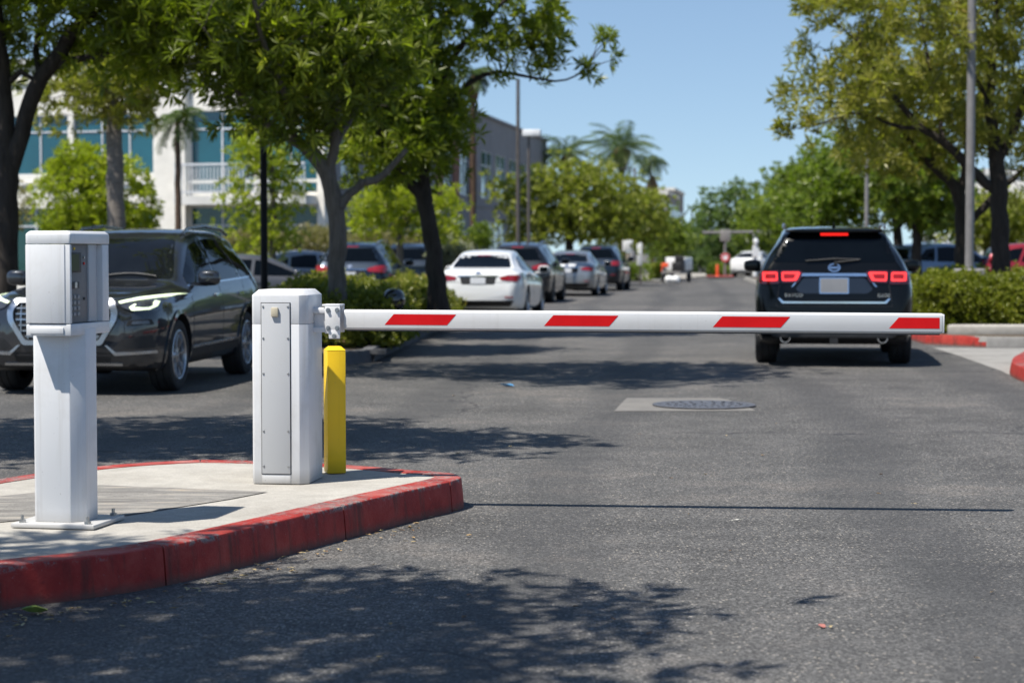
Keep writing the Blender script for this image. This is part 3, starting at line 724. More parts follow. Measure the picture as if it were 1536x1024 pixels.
def tree(name, base, limbs, ells, label, cat, leafm, barkm, group=None, seed=0, twigs=160, per=7, n=9, length=.17, width=.05, r0=.15, clump=.30, spread=(.35, 1.15), shell=.5, zmin=None, rtip=.006, droop=0.0, up=.5, airy=None):
    """limbs: polylines [(point, radius)...]; ells: crown lobes (x,y,z,rx,ry,rz); limbs grow on to every twig"""
    rng = np.random.default_rng(seed); root = empty(name, base, 0, label, cat, group); B = Vector(base)
    tr = MB(); nodes, rad = [], []
    for lb in limbs:
        pts = [Vector(p) - B for p, r in lb]; rs = [r for p, r in lb]
        P, Q = [], []
        for i in range(len(pts) - 1):
            p0, p1, p2, p3 = pts[max(i - 1, 0)], pts[i], pts[i + 1], pts[min(i + 2, len(pts) - 1)]
            k = max(2, int((p2 - p1).length / .18))
            for t in range(k + (i == len(pts) - 2)):
                s = t / k
                c = 0.5 * ((2 * p1) + (p2 - p0) * s + (2 * p0 - 5 * p1 + 4 * p2 - p3) * s * s + (3 * p1 - p0 - 3 * p2 + p3) * s ** 3)
                P.append(c + Vector(rng.normal(0, .012, 3))); Q.append(rs[i] + (rs[i + 1] - rs[i]) * s)
        if lb is limbs[0]: Q[0] *= 1.35; Q[1] *= 1.15
        tr.tube(P, [q * float(rng.uniform(.94, 1.06)) for q in Q], 10)
        lo = 0 if lb is not limbs[0] else int(len(P) * .55)
        nodes += P[lo:]; rad += Q[lo:]
    T, D = ell_points(rng, ells, twigs, shell); T = T - np.array(B)
    if zmin is not None: T = T[T[:, 2] + B.z > zmin]; 
    thin = np.zeros(len(T), bool)
    if airy: T2, _ = ell_points(rng, airy[0], airy[1], .2); T = np.concatenate([T, T2 - np.array(B)]); thin = np.r_[thin, np.ones(len(T2), bool)]
    X = np.array(nodes); order = np.argsort([np.min(np.linalg.norm(X - t, axis=1)) for t in T])
    NP = [np.array(p) for p in nodes]; NR = list(rad)
    tips = []; reps = []
    for i in order:
        t = T[i]; A = np.array(NP); dv = t - A; dist = np.linalg.norm(dv, axis=1)
        j = int(np.argmin(dist + np.maximum(0, -dv[:, 2]) * .8)); p0 = A[j]; L = dist[j]
        k = max(2, int(L / .35)); prev = p0; seg = [Vector(p0)]
        bend = rng.normal(0, .09 * L, 3); bend[2] += .10 * L
        for s in range(1, k + 1):
            f = s / k; q = p0 + (t - p0) * f + bend * math.sin(math.pi * f); seg.append(Vector(q)); NP.append(q); NR.append(max(rtip, min(NR[j] * .7, .035) * (1 - f) + rtip * f))
        ra = max(rtip, min(NR[j] * .72, .010 + .016 * L)); tr.tube(seg, [ra + (rtip - ra) * (s / k) for s in range(k + 1)], 5, cap=False)
        tips.append((t, seg[-1] - seg[-2])); reps.append(airy[2] if thin[i] else per)
    tr.build('trunk', barkm, root, smooth=True, angle=80)
    tp = np.array([t for t, _ in tips]); td = unit(np.array([np.array(d) for _, d in tips])); m = len(tp)
    cen = np.mean([e[:3] for e in ells], axis=0) - np.array(B)
    reps = np.array(reps); N = reps.sum(); sg = np.repeat(np.where(reps == per, clump, .11), reps)[:, None]
    pos = np.repeat(tp, reps, 0) + rng.normal(0, 1, (N, 3)) * sg * np.array([1, 1, .75]); out = unit(pos - cen)
    axis = unit(np.repeat(td, reps, 0) * .5 + out * .6 + np.array([0, 0, up]) + rng.normal(0, .4, (N, 3)))
    tone = np.clip(np.repeat(rng.uniform(.0, .8, m), reps) + rng.normal(0, .18, N), 0, 1)
    V, F, t = leaves(rng, pos, axis, n, length, width, spread, droop, tone)
    mesh_np('crown', V, F, leafm, root, t)
    return root

def pxl(Y, *pts):
    """limb from photo measurements at distance Y: (px, py, radius_m[, dY])"""
    return [(pt(p[0], p[1], Y + (p[3] if len(p) > 3 else 0)), p[2]) for p in pts]
def pxe(Y, *els):
    """crown lobes from photo measurements: (px, py, rx_px, ry_px, ry_m[, dY])"""
    o = []
    for e in els:
        y = Y + (e[5] if len(e) > 5 else 0); c = pt(e[0], e[1], y); o.append((c.x, c.y, c.z, e[2] * mpp(y), e[4], e[3] * mpp(y)))
    return o

def bush(name, ells, label, cat, leafm, group=None, seed=0, count=1500, n=7, length=.12, width=.045, base=None, barkm=None, stems=5, parts=True, spread=(.3, 1.2)):
    rng = np.random.default_rng(seed)
    if base is None: base = (ells[0][0], ells[0][1], 0)
    root = empty(name, base, 0, label, cat, group); B = np.array(base)
    P, D = ell_points(rng, ells, count, .62); keep = P[:, 2] > base[2] + .02; P, D = P[keep], D[keep]
    # thin the shell unevenly so that gaps and tufts show
    ph = np.sin(P * 3.1 / max(.4, ells[0][3]) + rng.uniform(0, 6, 3)).sum(1); k2 = ph + rng.normal(0, .9, len(P)) > -1.2; P, D = P[k2], D[k2]
    P = P - B + rng.normal(0, .05, P.shape)
    V, F, t = leaves(rng, P, unit(D + np.array([0, 0, .5]) + rng.normal(0, .4, P.shape)), n, length, width, spread, 0, np.clip(rng.uniform(0, .9, len(P)) * .6 + .2 * (np.sin(P[:, 0] * 2.3) + 1), 0, 1))
    mesh_np('foliage', V, F, leafm, root, t)
    st = MB()
    for i in range(stems):
        e = ells[i % len(ells)]; tgt = Vector(np.array(e[:3]) - B + rng.normal(0, .3, 3) * np.array(e[3:6])); b0 = Vector((rng.normal(0, .08), rng.normal(0, .08), -.02))
        st.tube([b0, b0.lerp(tgt, .5) + Vector(rng.normal(0, .06, 3)), tgt], [.03, .02, .008], 6)
    st.build('stem', barkm or MAT['bark_dark'], root)
    return root

def hedge(name, outline, z0, z1, label, leafm, seed=0, dens=900, length=.065, width=.028, n=6, cat='hedge', rough=.10, group=None, round_=.35):
    """clipped hedge: outline polygon (x, y); leaves on its sides and top"""
    rng = np.random.default_rng(seed); cx = sum(p[0] for p in outline) / len(outline); cy = sum(p[1] for p in outline) / len(outline)
    root = empty(name, (cx, cy, z0), 0, label, cat, group); h = z1 - z0
    pl = [(x - cx, y - cy) for x, y in outline]; m = len(pl); core = MB()
    def ring(ins, z):
        o = []
        for i, p in enumerate(pl):
            a, b, c = Vector(pl[i - 1]), Vector(p), Vector(pl[(i + 1) % m]); n1 = (b - a).normalized(); n2 = (c - b).normalized()
            nn = Vector((n1.y + n2.y, -n1.x - n2.x)).normalized(); o.append((p[0] - nn.x * ins, p[1] - nn.y * ins, z))
        return o
    area = sum(pl[i - 1][0] * pl[i][1] - pl[i][0] * pl[i - 1][1] for i in range(m))
    if area < 0: pl.reverse()
    r = min(round_, h * .45)
    rs = [(.10, -.02), (.12, h - r - .05), (.12 + r * .3, h - r * .35), (.12 + r, h - .13)]
    vs = [v for ins, z in rs for v in ring(ins, z)]
    fs = [(k * m + i, k * m + (i + 1) % m, k * m + m + (i + 1) % m, k * m + m + i) for k in range(len(rs) - 1) for i in range(m)] + [tuple(range((len(rs) - 1) * m, len(rs) * m))]
    core.add(vs, fs); core.build('shade_core', MAT['hedge_core'], root)  # solid dark filling behind the leaves, coloured as the shade inside
    P, D = [], []
    for i in range(m):
        a, b = Vector(pl[i - 1]), Vector(pl[i]); L = (b - a).length; nn = Vector(((b - a).y, -(b - a).x)).normalized(); k = int(L * h * dens)
        t = rng.uniform(0, 1, k); z = rng.uniform(0, 1, k); q = np.outer(1 - t, a) + np.outer(t, b); zz = z * h
        ins = np.where(zz > h - r, r * (1 - np.sqrt(np.maximum(0, 1 - ((zz - h + r) / r) ** 2))), 0)
        P.append(np.c_[q - np.outer(ins, nn), zz]); D.append(np.c_[np.tile(nn, (k, 1)), .25 + np.maximum(0, (zz - h + r) / r)])
    xs = [p[0] for p in pl]; ys = [p[1] for p in pl]; k = int((max(xs) - min(xs)) * (max(ys) - min(ys)) * dens)
    q = np.c_[rng.uniform(min(xs), max(xs), k), rng.uniform(min(ys), max(ys), k)]; ok = np.array([inpoly(p, ring_in) for p in q]) if (ring_in := [v[:2] for v in ring(r * .7, 0)]) else None
    q = q[ok]; P.append(np.c_[q, np.full(len(q), h)]); D.append(np.tile([0, 0, 1.0], (len(q), 1)))
    P = np.concatenate(P); D = unit(np.concatenate(D))
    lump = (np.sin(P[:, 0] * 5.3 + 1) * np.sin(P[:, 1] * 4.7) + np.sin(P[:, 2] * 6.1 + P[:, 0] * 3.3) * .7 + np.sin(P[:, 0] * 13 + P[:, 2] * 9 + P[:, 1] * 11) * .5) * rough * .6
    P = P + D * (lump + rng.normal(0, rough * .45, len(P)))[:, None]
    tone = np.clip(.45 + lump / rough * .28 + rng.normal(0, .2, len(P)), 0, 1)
    V, F, t = leaves(rng, P, unit(D + rng.normal(0, .55, P.shape) + np.array([0, 0, .35])), n, length, width, (.3, 1.2), 0, tone)
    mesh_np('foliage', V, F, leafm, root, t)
    return root

def palm(name, base, height, label, leafm, barkm, seed=0, fronds=34, flen=1.9, tr=.16, group=None, skirt=True, swell=0.0, lean=0.0, droop=1.0):
    rng = np.random.default_rng(seed); root = empty(name, base, 0, label, 'palm tree', group); tk = MB()
    n = 14; pts = [Vector((lean * (i / n) ** 2 + rng.normal(0, .01), 0, height * i / n)) for i in range(n + 1)]
    tk.tube(pts, [tr * (1.25 if i == 0 else 1.0 - .25 * i / n) for i in range(n + 1)], 10)
    tk.build('trunk', barkm, root, smooth=True, angle=80)
    top = pts[-1]
    if skirt:
        sk = MB(); sk.lathe([(tr * .8, -1.1 - swell), (tr * 1.6 + swell * .25, -.8), (tr * 2.2 + swell * .25, -.35), (tr * 1.4, 0), (0.0, .1)], 14, 0, 'z', top); sk.build('dead_frond_skirt', MAT['dead_frond'], root)
    Q, tone = [], []
    rb = MB()
    for f in range(fronds):
        w = rng.uniform(0, 6.28); el = rng.uniform(-.45, 1.35); L = flen * rng.uniform(.75, 1.1); h = np.array([math.cos(w), math.sin(w), 0]); sN = np.array([-math.sin(w), math.cos(w), 0])
        K = 16; p = np.array(top); pr = [p.copy()]; e = el
        for k in range(K):
            e -= (.06 + .05 * k / K) * droop * (1.4 if el > .6 else 1.0); dirv = h * math.cos(e) + np.array([0, 0, math.sin(e)]); p = p + dirv * L / K; pr.append(p.copy())
            if k < 3: continue
            upv = -h * math.sin(e) + np.array([0, 0, math.cos(e)]); ll = L * .26 * math.sin(math.pi * min(1, (k + 1) / (K + 2))) + .05
            for sd in (-1, 1):
                for jj in (0, .5):
                    b = p - dirv * L / K * jj; tip = b + (sN * sd * .85 + dirv * .55 - np.array([0, 0, .35])) * ll + rng.normal(0, .03, 3); mid = (b + tip) / 2 + upv * .02
                    Q += [b, mid + dirv * .022, tip, mid - dirv * .022]; tone.append(rng.uniform(0, 1))
        rb.tube([Vector(q) for q in pr], [.022 * (1 - .8 * i / K) for i in range(K + 1)], 4, cap=False)
    V = np.array(Q); mesh_np('fronds', V, np.arange(len(V)).reshape(-1, 4), leafm, root, np.array(tone))
    rb.build('frond_ribs', leafm, root)
    return root
# ------------------------------------------------------------------ palette
def slab_mat():
    m = NT('weathered_slab'); co = m.coord()
    a = m.noise(1.0, 6, 0.7, m.n('Mapping', Vector=co, Scale=(1.6, 11, 1), Rotation=(0, 0, .12)).outputs[0], 0.7); b = m.noise(4, 6, 0.65, co, .4); g = m.noise(140, 2, .5, co)
    c = m.ramp(a, [(0.28, (0.10, 0.09, 0.08)), (0.44, (0.21, 0.20, 0.185)), (0.56, (0.29, 0.275, 0.25)), (0.72, (0.40, 0.33, 0.25))])
    c = m.mix(m.ramp(b, [(0.5, 0), (0.75, .6)]), c, (0.15, 0.145, 0.14))
    ln = m.math('LESS_THAN', m.math('ABSOLUTE', m.math('SUBTRACT', a, .5)), .006)
    c = m.mix(m.math('MULTIPLY', ln, .7), c, (0.05, 0.045, 0.04))
    m.base(m.mix(.5, c, m.ramp(g, [(.3, .35), (.7, .62)]), 'OVERLAY')); m.p(Roughness=.9, Specular_IOR_Level=.2); m.bump(m.math('ADD', a, b), .5, .01)
    return m.mat
MAT = {}
MAT['black'] = plain('black_plastic', (0.012, 0.012, 0.013), 0.55, var=.3)
MAT['gloss_black'] = plain('gloss_black', (0.008, 0.009, 0.012), 0.12, coat=1)
MAT['rubber'] = plain('tyre_rubber', (0.018, 0.018, 0.019), 0.8, var=.35, scale=9, bump=.2)
MAT['chrome'] = plain('chrome', (0.75, 0.76, 0.78), 0.10, 1.0, var=.05)
MAT['satin'] = plain('satin_metal', (0.55, 0.56, 0.58), 0.28, 1.0, var=.08)
MAT['silver'] = plain('wheel_alloy', (0.42, 0.43, 0.45), 0.30, 1.0, var=.12)
MAT['darkrim'] = plain('dark_alloy', (0.08, 0.08, 0.085), 0.35, 0.9, var=.2)
MAT['glass'] = glass_mat('car_glass', (0.002, 0.003, 0.004), 0.015, 0.24)
MAT['windscreen'] = glass_mat('windscreen_glass', (0.006, 0.007, 0.008), 0.015, 0.28)
MAT['lamp_glass'] = plain('lamp_glass', (0.06, 0.065, 0.075), 0.06, 0.2, coat=1, var=.4, scale=40)
MAT['red_lamp'] = plain('red_lamp', (0.26, 0.008, 0.012), 0.12, coat=1, var=.4, scale=30)
MAT['lamp_dark'] = plain('lamp_housing', (0.06, 0.004, 0.006), 0.12, coat=1, var=.3, scale=30)
MAT['lamp_lit'] = plain('lamp_guide_lit', (0.5, 0.02, 0.02), 0.2, emit=(1.0, 0.05, 0.05), estr=1.0)
MAT['lamp_glow'] = plain('lamp_lens_lit', (0.2, 0.008, 0.01), 0.2, emit=(0.8, 0.02, 0.025), estr=0.10)
MAT['brake_lit'] = plain('brake_lit', (0.5, 0.02, 0.02), 0.2, emit=(1.0, 0.02, 0.015), estr=0.9)
MAT['drl'] = plain('running_light_lit', (0.7, 0.75, 0.6), 0.2, emit=(0.86, 1.0, 0.62), estr=0.8)
MAT['plate'] = plain('number_plate_white', (0.55, 0.56, 0.58), 0.4, var=.1)
MAT['grey_plate'] = plain('number_plate_grey', (0.19, 0.195, 0.205), 0.4, var=.06)
MAT['white_metal'] = powder_mat('white_powder_coat', (0.72, 0.72, 0.72))
MAT['arm_white'] = powder_mat('arm_white_paint', (0.80, 0.80, 0.80), amt=.26, rough=.32)
MAT['grey_metal'] = powder_mat('grey_powder_coat', (0.50, 0.505, 0.51), amt=.2, rough=.42)
MAT['dark_panel'] = powder_mat('dark_grey_panel', (0.17, 0.165, 0.165), rough=.5, amt=.25)
MAT['yellow'] = powder_mat('yellow_paint', (0.90, 0.58, 0.008), dirt=(.45, .28, .02), rough=.42, amt=.22)
MAT['red_tape'] = plain('red_reflective_tape', (0.62, 0.006, 0.008), 0.45, var=.06, scale=9, spec=.2)
MAT['steel'] = plain('zinc_steel', (0.42, 0.42, 0.41), 0.35, 0.9, var=.25, scale=40)
MAT['key_grey'] = plain('key_grey', (0.26, 0.26, 0.26), 0.5, var=.3, scale=60)
MAT['putty'] = plain('yellowed_plastic', (0.52, 0.46, 0.34), 0.5)
MAT['lcd'] = plain('lcd_screen', (0.05, 0.065, 0.02), 0.5, spec=.2)
MAT['concrete'] = concrete_mat('pale_concrete')
MAT['slab'] = slab_mat()
MAT['kerb_grey'] = concrete_mat('kerb_concrete', (0.30, 0.29, 0.27), (0.16, 0.15, 0.14))
MAT['kerb_dark'] = concrete_mat('old_kerb_concrete', (0.12, 0.12, 0.125), (.05, .05, .05))
MAT['kerb_red'] = red_kerb_mat()
MAT['asphalt'] = asphalt_mat()
MAT['iron'] = plain('cast_iron', (0.13, 0.132, 0.145), 0.5, 0.4, var=.3, scale=14, bump=.4)
MAT['soil'] = concrete_mat('soil_mulch', (0.10, 0.075, 0.05), (0.04, 0.03, 0.02), 3)
MAT['terrain'] = concrete_mat('dry_ground', (0.24, 0.20, 0.14), (0.13, 0.12, 0.06), .3)
MAT['wall_cream'] = concrete_mat('cream_render', (0.82, 0.78, 0.70), (0.74, 0.70, 0.62), .25)
MAT['wall_grey'] = concrete_mat('grey_and_shaded_render', (0.26, 0.255, 0.26), (0.20, 0.195, 0.20), .25)  # grey walls; on the office side wall the shade is in this colour
MAT['wall_trim'] = plain('pale_trim', (0.68, 0.66, 0.61), 0.7, scale=1)
MAT['brick'] = plain('brown_brick', (0.20, 0.085, 0.055), 0.85, var=.3, scale=9)
MAT['teal_glass'] = plain('teal_glass', (0.006, 0.085, 0.115), 0.04, var=.25, scale=.35, spec=.7, coat=.3)
MAT['green_glass'] = plain('green_glass', (0.008, 0.06, 0.055), 0.05, var=.25, scale=.35, spec=.6)
MAT['frame_white'] = plain('window_frame', (0.60, 0.61, 0.62), 0.4)
MAT['pole_black'] = plain('black_pole', (0.005, 0.005, 0.006), 0.5, spec=.2)
MAT['pole_grey'] = plain('grey_pole', (0.20, 0.19, 0.185), 0.5, var=.15)
MAT['pole_brown'] = plain('bronze_pole', (0.10, 0.085, 0.075), 0.5, var=.15)
MAT['white_paint'] = plain('white_paint', (0.78, 0.78, 0.77), 0.45)
MAT['orange'] = plain('orange_plastic', (0.80, 0.10, 0.03), 0.5)
MAT['blue_scrap'] = plain('blue_plastic', (0.10, 0.33, 0.62), 0.35)
MAT['bark_dark'] = bark_mat('dark_bark', (0.045, 0.038, 0.033))
MAT['bark_grey'] = bark_mat('grey_bark', (0.15, 0.13, 0.112))
MAT['bark_palm'] = bark_mat('palm_bark', (0.20, 0.175, 0.15), True)
MAT['bark_brown'] = bark_mat('brown_bark', (0.10, 0.065, 0.045), True)
MAT['dead_frond'] = bark_mat('dead_fronds', (0.16, 0.10, 0.05))
MAT['hedge_core'] = leaf_mat('hedge_inside_shade', (0.02, 0.03, 0.01), (0.028, 0.04, 0.012), (0.035, 0.05, 0.015), trans=.1)  # darkened leaf colour: the shade inside the hedges is put into it
L = {}
L['street'] = leaf_mat('street_tree_leaf', (0.070, 0.092, 0.012), (0.150, 0.182, 0.020), (0.28, 0.31, 0.034), (0.40, 0.39, 0.045), trans=.44)
L['olive'] = leaf_mat('olive_tree_leaf', (0.13, 0.135, 0.028), (0.225, 0.22, 0.042), (0.33, 0.30, 0.062), (0.38, 0.29, 0.07), trans=.42)
L['lime'] = leaf_mat('lime_bush_leaf', (0.17, 0.20, 0.018), (0.27, 0.30, 0.026), (0.38, 0.385, 0.04), trans=.42)
L['yellowgreen'] = leaf_mat('yellow_green_leaf', (0.145, 0.158, 0.030), (0.225, 0.240, 0.045), (0.315, 0.31, 0.062), trans=.42)
L['green'] = leaf_mat('green_leaf', (0.085, 0.125, 0.020), (0.145, 0.190, 0.030), (0.23, 0.27, 0.046), trans=.4)
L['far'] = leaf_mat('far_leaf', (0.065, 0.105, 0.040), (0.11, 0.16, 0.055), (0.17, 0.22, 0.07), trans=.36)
L['hedge'] = leaf_mat('hedge_leaf', (0.075, 0.092, 0.010), (0.15, 0.168, 0.017), (0.25, 0.255, 0.026), (0.30, 0.27, 0.04))
L['ground'] = leaf_mat('shrub_leaf', (0.07, 0.085, 0.014), (0.15, 0.165, 0.024), (0.26, 0.25, 0.04), (0.34, 0.19, 0.10))
L['rust'] = leaf_mat('rust_shrub_leaf', (0.07, 0.055, 0.015), (0.13, 0.105, 0.022), (0.20, 0.16, 0.035), (0.30, 0.12, 0.06))
L['dry'] = leaf_mat('dry_grass', (0.13, 0.11, 0.05), (0.20, 0.175, 0.085), (0.29, 0.25, 0.13))
L['pale'] = leaf_mat('pale_shrub', (0.17, 0.17, 0.13), (0.25, 0.25, 0.20), (0.36, 0.35, 0.29))
L['palm'] = leaf_mat('palm_leaf', (0.05, 0.085, 0.032), (0.09, 0.135, 0.045), (0.15, 0.19, 0.065), trans=.36)
PAINT = dict(black=paint_mat('black_paint', (0.002, 0.0025, 0.003), .0, .3, .03, 1.27), graphite=paint_mat('graphite_paint', (0.022, 0.024, 0.029), .25, .32, .05, 1.75), white=paint_mat('white_paint_car', (0.74, 0.74, 0.73), 0, .3, .03),
             silver=paint_mat('silver_paint', (0.33, 0.34, 0.35), .7, .35), navy=paint_mat('navy_paint', (0.010, 0.018, 0.032), .3, .3), dark=paint_mat('dark_paint', (0.02, 0.022, 0.027), .3, .3),
             greige=paint_mat('grey_paint_car', (0.11, 0.11, 0.115), .6, .35), blue=paint_mat('light_blue_paint', (0.26, 0.34, 0.44), .5, .35), red=paint_mat('red_paint', (0.24, 0.018, 0.028), .2, .3), teal=paint_mat('teal_grey_paint', (0.08, 0.11, 0.11), .4, .35))

# ------------------------------------------------------------------ ground, island, kerbs
def sheet(name, poly, z, m, kind='structure', label=None):
    a = MB(); a.add([(p[0], p[1], z) for p in poly], [tuple(range(len(poly)))])
    o = a.build(name, m); o['kind'] = kind
    if o.data.polygons[0].normal.z < 0: o.data.flip_normals()
    return o
sheet('ground', [(-1500, -60), (1500, -60), (1500, 2500), (-1500, 2500)], -0.03, MAT['terrain'])
sheet('asphalt_road', [(-70, -30), (70, -30), (70, 190), (-70, 190)], 0.0, MAT['asphalt'])

def smooth_loop(pts, step):
    P = [Vector(p[:2]) for p in pts]; n = len(P); o = []
    for i in range(n):
        a, b, c, d = P[i - 1], P[i], P[(i + 1) % n], P[(i + 2) % n]; k = max(1, int((c - b).length / step))
        for t in range(k):
            s = t / k; o.append(0.5 * (2 * b + (c - a) * s + (2 * a - 5 * b + 4 * c - d) * s * s + (3 * b - a - 3 * c + d) * s ** 3))
    return o
def offset(P, d):
    n = len(P); o = []
    for i in range(n):
        t = (P[(i + 1) % n] - P[i - 1]).normalized(); o.append(P[i] + Vector((t.y, -t.x)) * d)
    return o
def is_ccw(P): return sum(P[i - 1].x * P[i].y - P[i].x * P[i - 1].y for i in range(len(P))) > 0
def kerb(name, P, z, w, m, batter=.02, joints=(), gap=.010, wob=.004, seed=3):
    """swept kerb along a closed line, cut into castings at the joints"""
    if not is_ccw(P): P = P[::-1]
    rng = random.Random(seed); n = len(P)
    prof = [(batter, -.02), (batter * .5, z * .5), (.0, z - .012), (-.003, z - .005), (-.010, z - .001), (-.02, z), (-w, z), (-w, z - .06)]
    jv = [rng.uniform(-1, 1) for _ in range(n)]
    jv = [(jv[i - 2] + jv[i - 1] + jv[i] + jv[(i + 1) % n] + jv[(i + 2) % n]) / 5 for i in range(n)]
    rings = []
    for i in range(n):
        t = (P[(i + 1) % n] - P[i - 1]).normalized(); nn = Vector((t.y, -t.x))
        rings.append([(P[i].x + nn.x * (o + jv[i] * wob), P[i].y + nn.y * (o + jv[i] * wob), h + (jv[i] * wob * .5 if h > .05 else 0)) for o, h in prof])
    js = set()
    for jx, jy in joints: js.add(min(range(n), key=lambda i: (P[i].x - jx) ** 2 + (P[i].y - jy) ** 2))
    a = MB(); m_ = len(prof); starts = sorted(js) or [0]
    for si, s0 in enumerate(starts):
        s1 = starts[(si + 1) % len(starts)]; cnt = (s1 - s0) % n or n
        R_ = []
        for k in range(cnt + 1):
            r = [Vector(v) for v in rings[(s0 + k) % n]]
            if js and k == 0: q = rings[(s0 + 1) % n]; L_ = (Vector(q[3]) - r[3]).length or 1; r = [v.lerp(Vector(u), gap * .5 / L_) for v, u in zip(r, q)]
            if js and k == cnt: q = rings[(s0 + k - 1) % n]; L_ = (Vector(q[3]) - r[3]).length or 1; r = [v.lerp(Vector(u), gap * .5 / L_) for v, u in zip(r, q)]
            R_.append(r)
        V = [v for r in R_ for v in r]
        F = [(k * m_ + i, k * m_ + m_ + i, k * m_ + m_ + i + 1, k * m_ + i + 1) for k in range(len(R_) - 1) for i in range(m_ - 1)]
        if js: F += [tuple(range(m_)), tuple(reversed(range((len(R_) - 1) * m_, len(R_) * m_)))]
        a.add(V, F, 0, True)
    if js:      # dark bedding behind the joints
        V = []
        for i in range(n):
            t = (P[(i + 1) % n] - P[i - 1]).normalized(); nn = Vector((t.y, -t.x))
            V += [(P[i].x - nn.x * .022, P[i].y - nn.y * .022, -.02), (P[i].x - nn.x * .03, P[i].y - nn.y * .03, z - .022), (P[i].x - nn.x * (w - .01), P[i].y - nn.y * (w - .01), z - .022)]
        a.add(V, [(i * 3 + k, (i + 1) % n * 3 + k, (i + 1) % n * 3 + k + 1, i * 3 + k + 1) for i in range(n) for k in range(2)], 1)
    o = a.build(name, [m, MAT['soil']], angle=30); o['kind'] = 'structure'; return o

ZI = 0.17
isl_px = [(-520, 950), (-200, 893), (0, 850), (120, 836), (245, 818), (380, 789), (515, 757), (610, 735), (660, 724.5), (684, 718.5), (692, 714.5), (682, 710), (655, 706.5), (620, 704.5), (560, 699), (440, 692), (330, 689), (270, 690), (150, 698), (0, 717), (-150, 745), (-420, 815)]
ISL = smooth_loop([gnd(x, y, ZI) for x, y in isl_px], .05)
if not is_ccw(ISL): ISL = ISL[::-1]
kerb('island_kerb', ISL, ZI, .15, MAT['kerb_red'], .016, [gnd(x, y, ZI).xy for x, y in ((245, 818), (515, 757), (675, 721), (300, 690), (-250, 903))])
sheet('island_pavement', [(p.x, p.y) for p in offset(ISL, -.148)], ZI - .004, MAT['concrete'])
sheet('island_slab', [gnd(x, y, ZI) for x, y in ((-250, 772), (150, 727), (402, 737), (345, 748), (185, 773), (60, 777), (-200, 800))], ZI + .0005, MAT['slab'])

# ------------------------------------------------------------------ ticket machine
tm = empty('ticket_machine', (-2.036, 9.167, ZI), R(-11), 'white ticket machine on a square post at the left end of the red kerbed island', 'ticket machine')
b = MB(); b.box((-.007, 0, .010), (.40, .37, .020)); b.build('base_plate', MAT['white_metal'], tm, .004)
for x in (-.165, .15):
    for y in (-.15, .15):
        q = MB(); q.cyl((x, y, .026), .017, .012, 6); q.cyl((x, y, .038), .008, .030, 10); q.build('anchor_bolt', MAT['steel'], tm)
x0, x1, y0, y1, c = -.124, .110, -.118, .118, .055
b = MB(); b.prism([(x0 + .012, y0), (x1 - c, y0), (x1, y0 + c), (x1, y1 - c), (x1 - c, y1), (x0 + .012, y1), (x0, y1 - .012), (x0, y0 + .012)], .02, .90)
b.build('post', MAT['white_metal'], tm, .004)
ZB, ZT = .872, 1.342
head = MB()
hx0, hx1, hy0, hy1 = -.11, .11, -.22, .23
head.prism([(hx0 + .014, hy0), (hx1 - .006, hy0), (hx1, hy0 + .006), (hx1, hy1), (hx0, hy1), (hx0, hy0 + .014)], ZT - .058, ZT, chamfer=.014)      # lid
head.prism([(hx0 + .004, hy0 + .002), (hx1 - .002, hy0 + .002), (hx1 - .002, hy1 - .002), (hx0 + .004, hy1 - .002)], ZB, ZB + .052)                 # sill
head.box(((hx0 + hx1) / 2, hy0 + .012, (ZB + ZT) / 2 - .003), (.214, .020, ZT - ZB - .116))        # front wall
head.box(((hx0 + hx1) / 2, hy1 - .040, (ZB + ZT) / 2 - .003), (.214, .076, ZT - ZB - .116))       # back wall
head.box((hx0 + .012, -.02, (ZB + ZT) / 2 - .003), (.022, .345, ZT - ZB - .116))                   # left wall
head.box((.062, -.02, (ZB + ZT) / 2 - .003), (.03, .347, ZT - ZB - .117))                         # recess floor
hd = head.build('housing', MAT['white_metal'], tm, .004)
d = MB(); d.box((-.006, hy0 + .0005, 1.105), (.176, .006, .352)); d.build('service_door', MAT['white_metal'], tm, .0015)
lp = MB(); lp.prism([(-.085, hy0 - .006), (.075, hy0 - .006), (.075, hy0 + .004), (-.085, hy0 + .004)], ZB + .008, ZB + .038); lp.build('drip_lip', MAT['white_metal'], tm, .003)
kp = MB(); kp.box((.080, -.085, 1.105), (.006, .222, .352)); kp = kp.build('keypad_panel', MAT['dark_panel'], tm, .001)
st = MB(); st.box((.083, .080, 1.105), (.012, .094, .352)); st.build('side_strip', MAT['grey_metal'], tm, .001)
f = MB(); f.box((.085, -.115, 1.20), (.008, .128, .090)); fr = f.build('screen_frame', MAT['black'], kp, .001)
f = MB(); f.box((.0892, -.125, 1.20), (.003, .092, .074)); f.build('screen', MAT['lcd'], kp)
f = MB(); f.box((.085, -.125, 1.098), (.008, .100, .030)); f.build('card_slot', MAT['black'], kp, .001)
f = MB(); f.box((.0895, -.115, 1.098), (.003, .026, .026)); f.build('slot_flap', MAT['steel'], kp)
for r_ in range(4):
    for k_ in range(3):
        f = MB(); f.box((.086, -.168 + k_ * .042, 1.045 - r_ * .026), (.010, .027, .016)); f.build('keypad_button', MAT['key_grey'], kp, .002, 1)
for y_, z_, m_ in ((-.012, 1.195, 'red_tape'), (-.012, 1.222, 'steel'), (-.012, 1.035, 'black'), (-.12, 1.262, 'yellow')):
    f = MB(); f.cyl((.084, y_, z_), .006, .008, 12, 0, 'x'); f.build('indicator_lamp', MAT[m_], kp)
kl = MB(); kl.cyl((.075, -.08, ZB - .012), .008, .03, 12); kl.build('lock', MAT['steel'], tm)

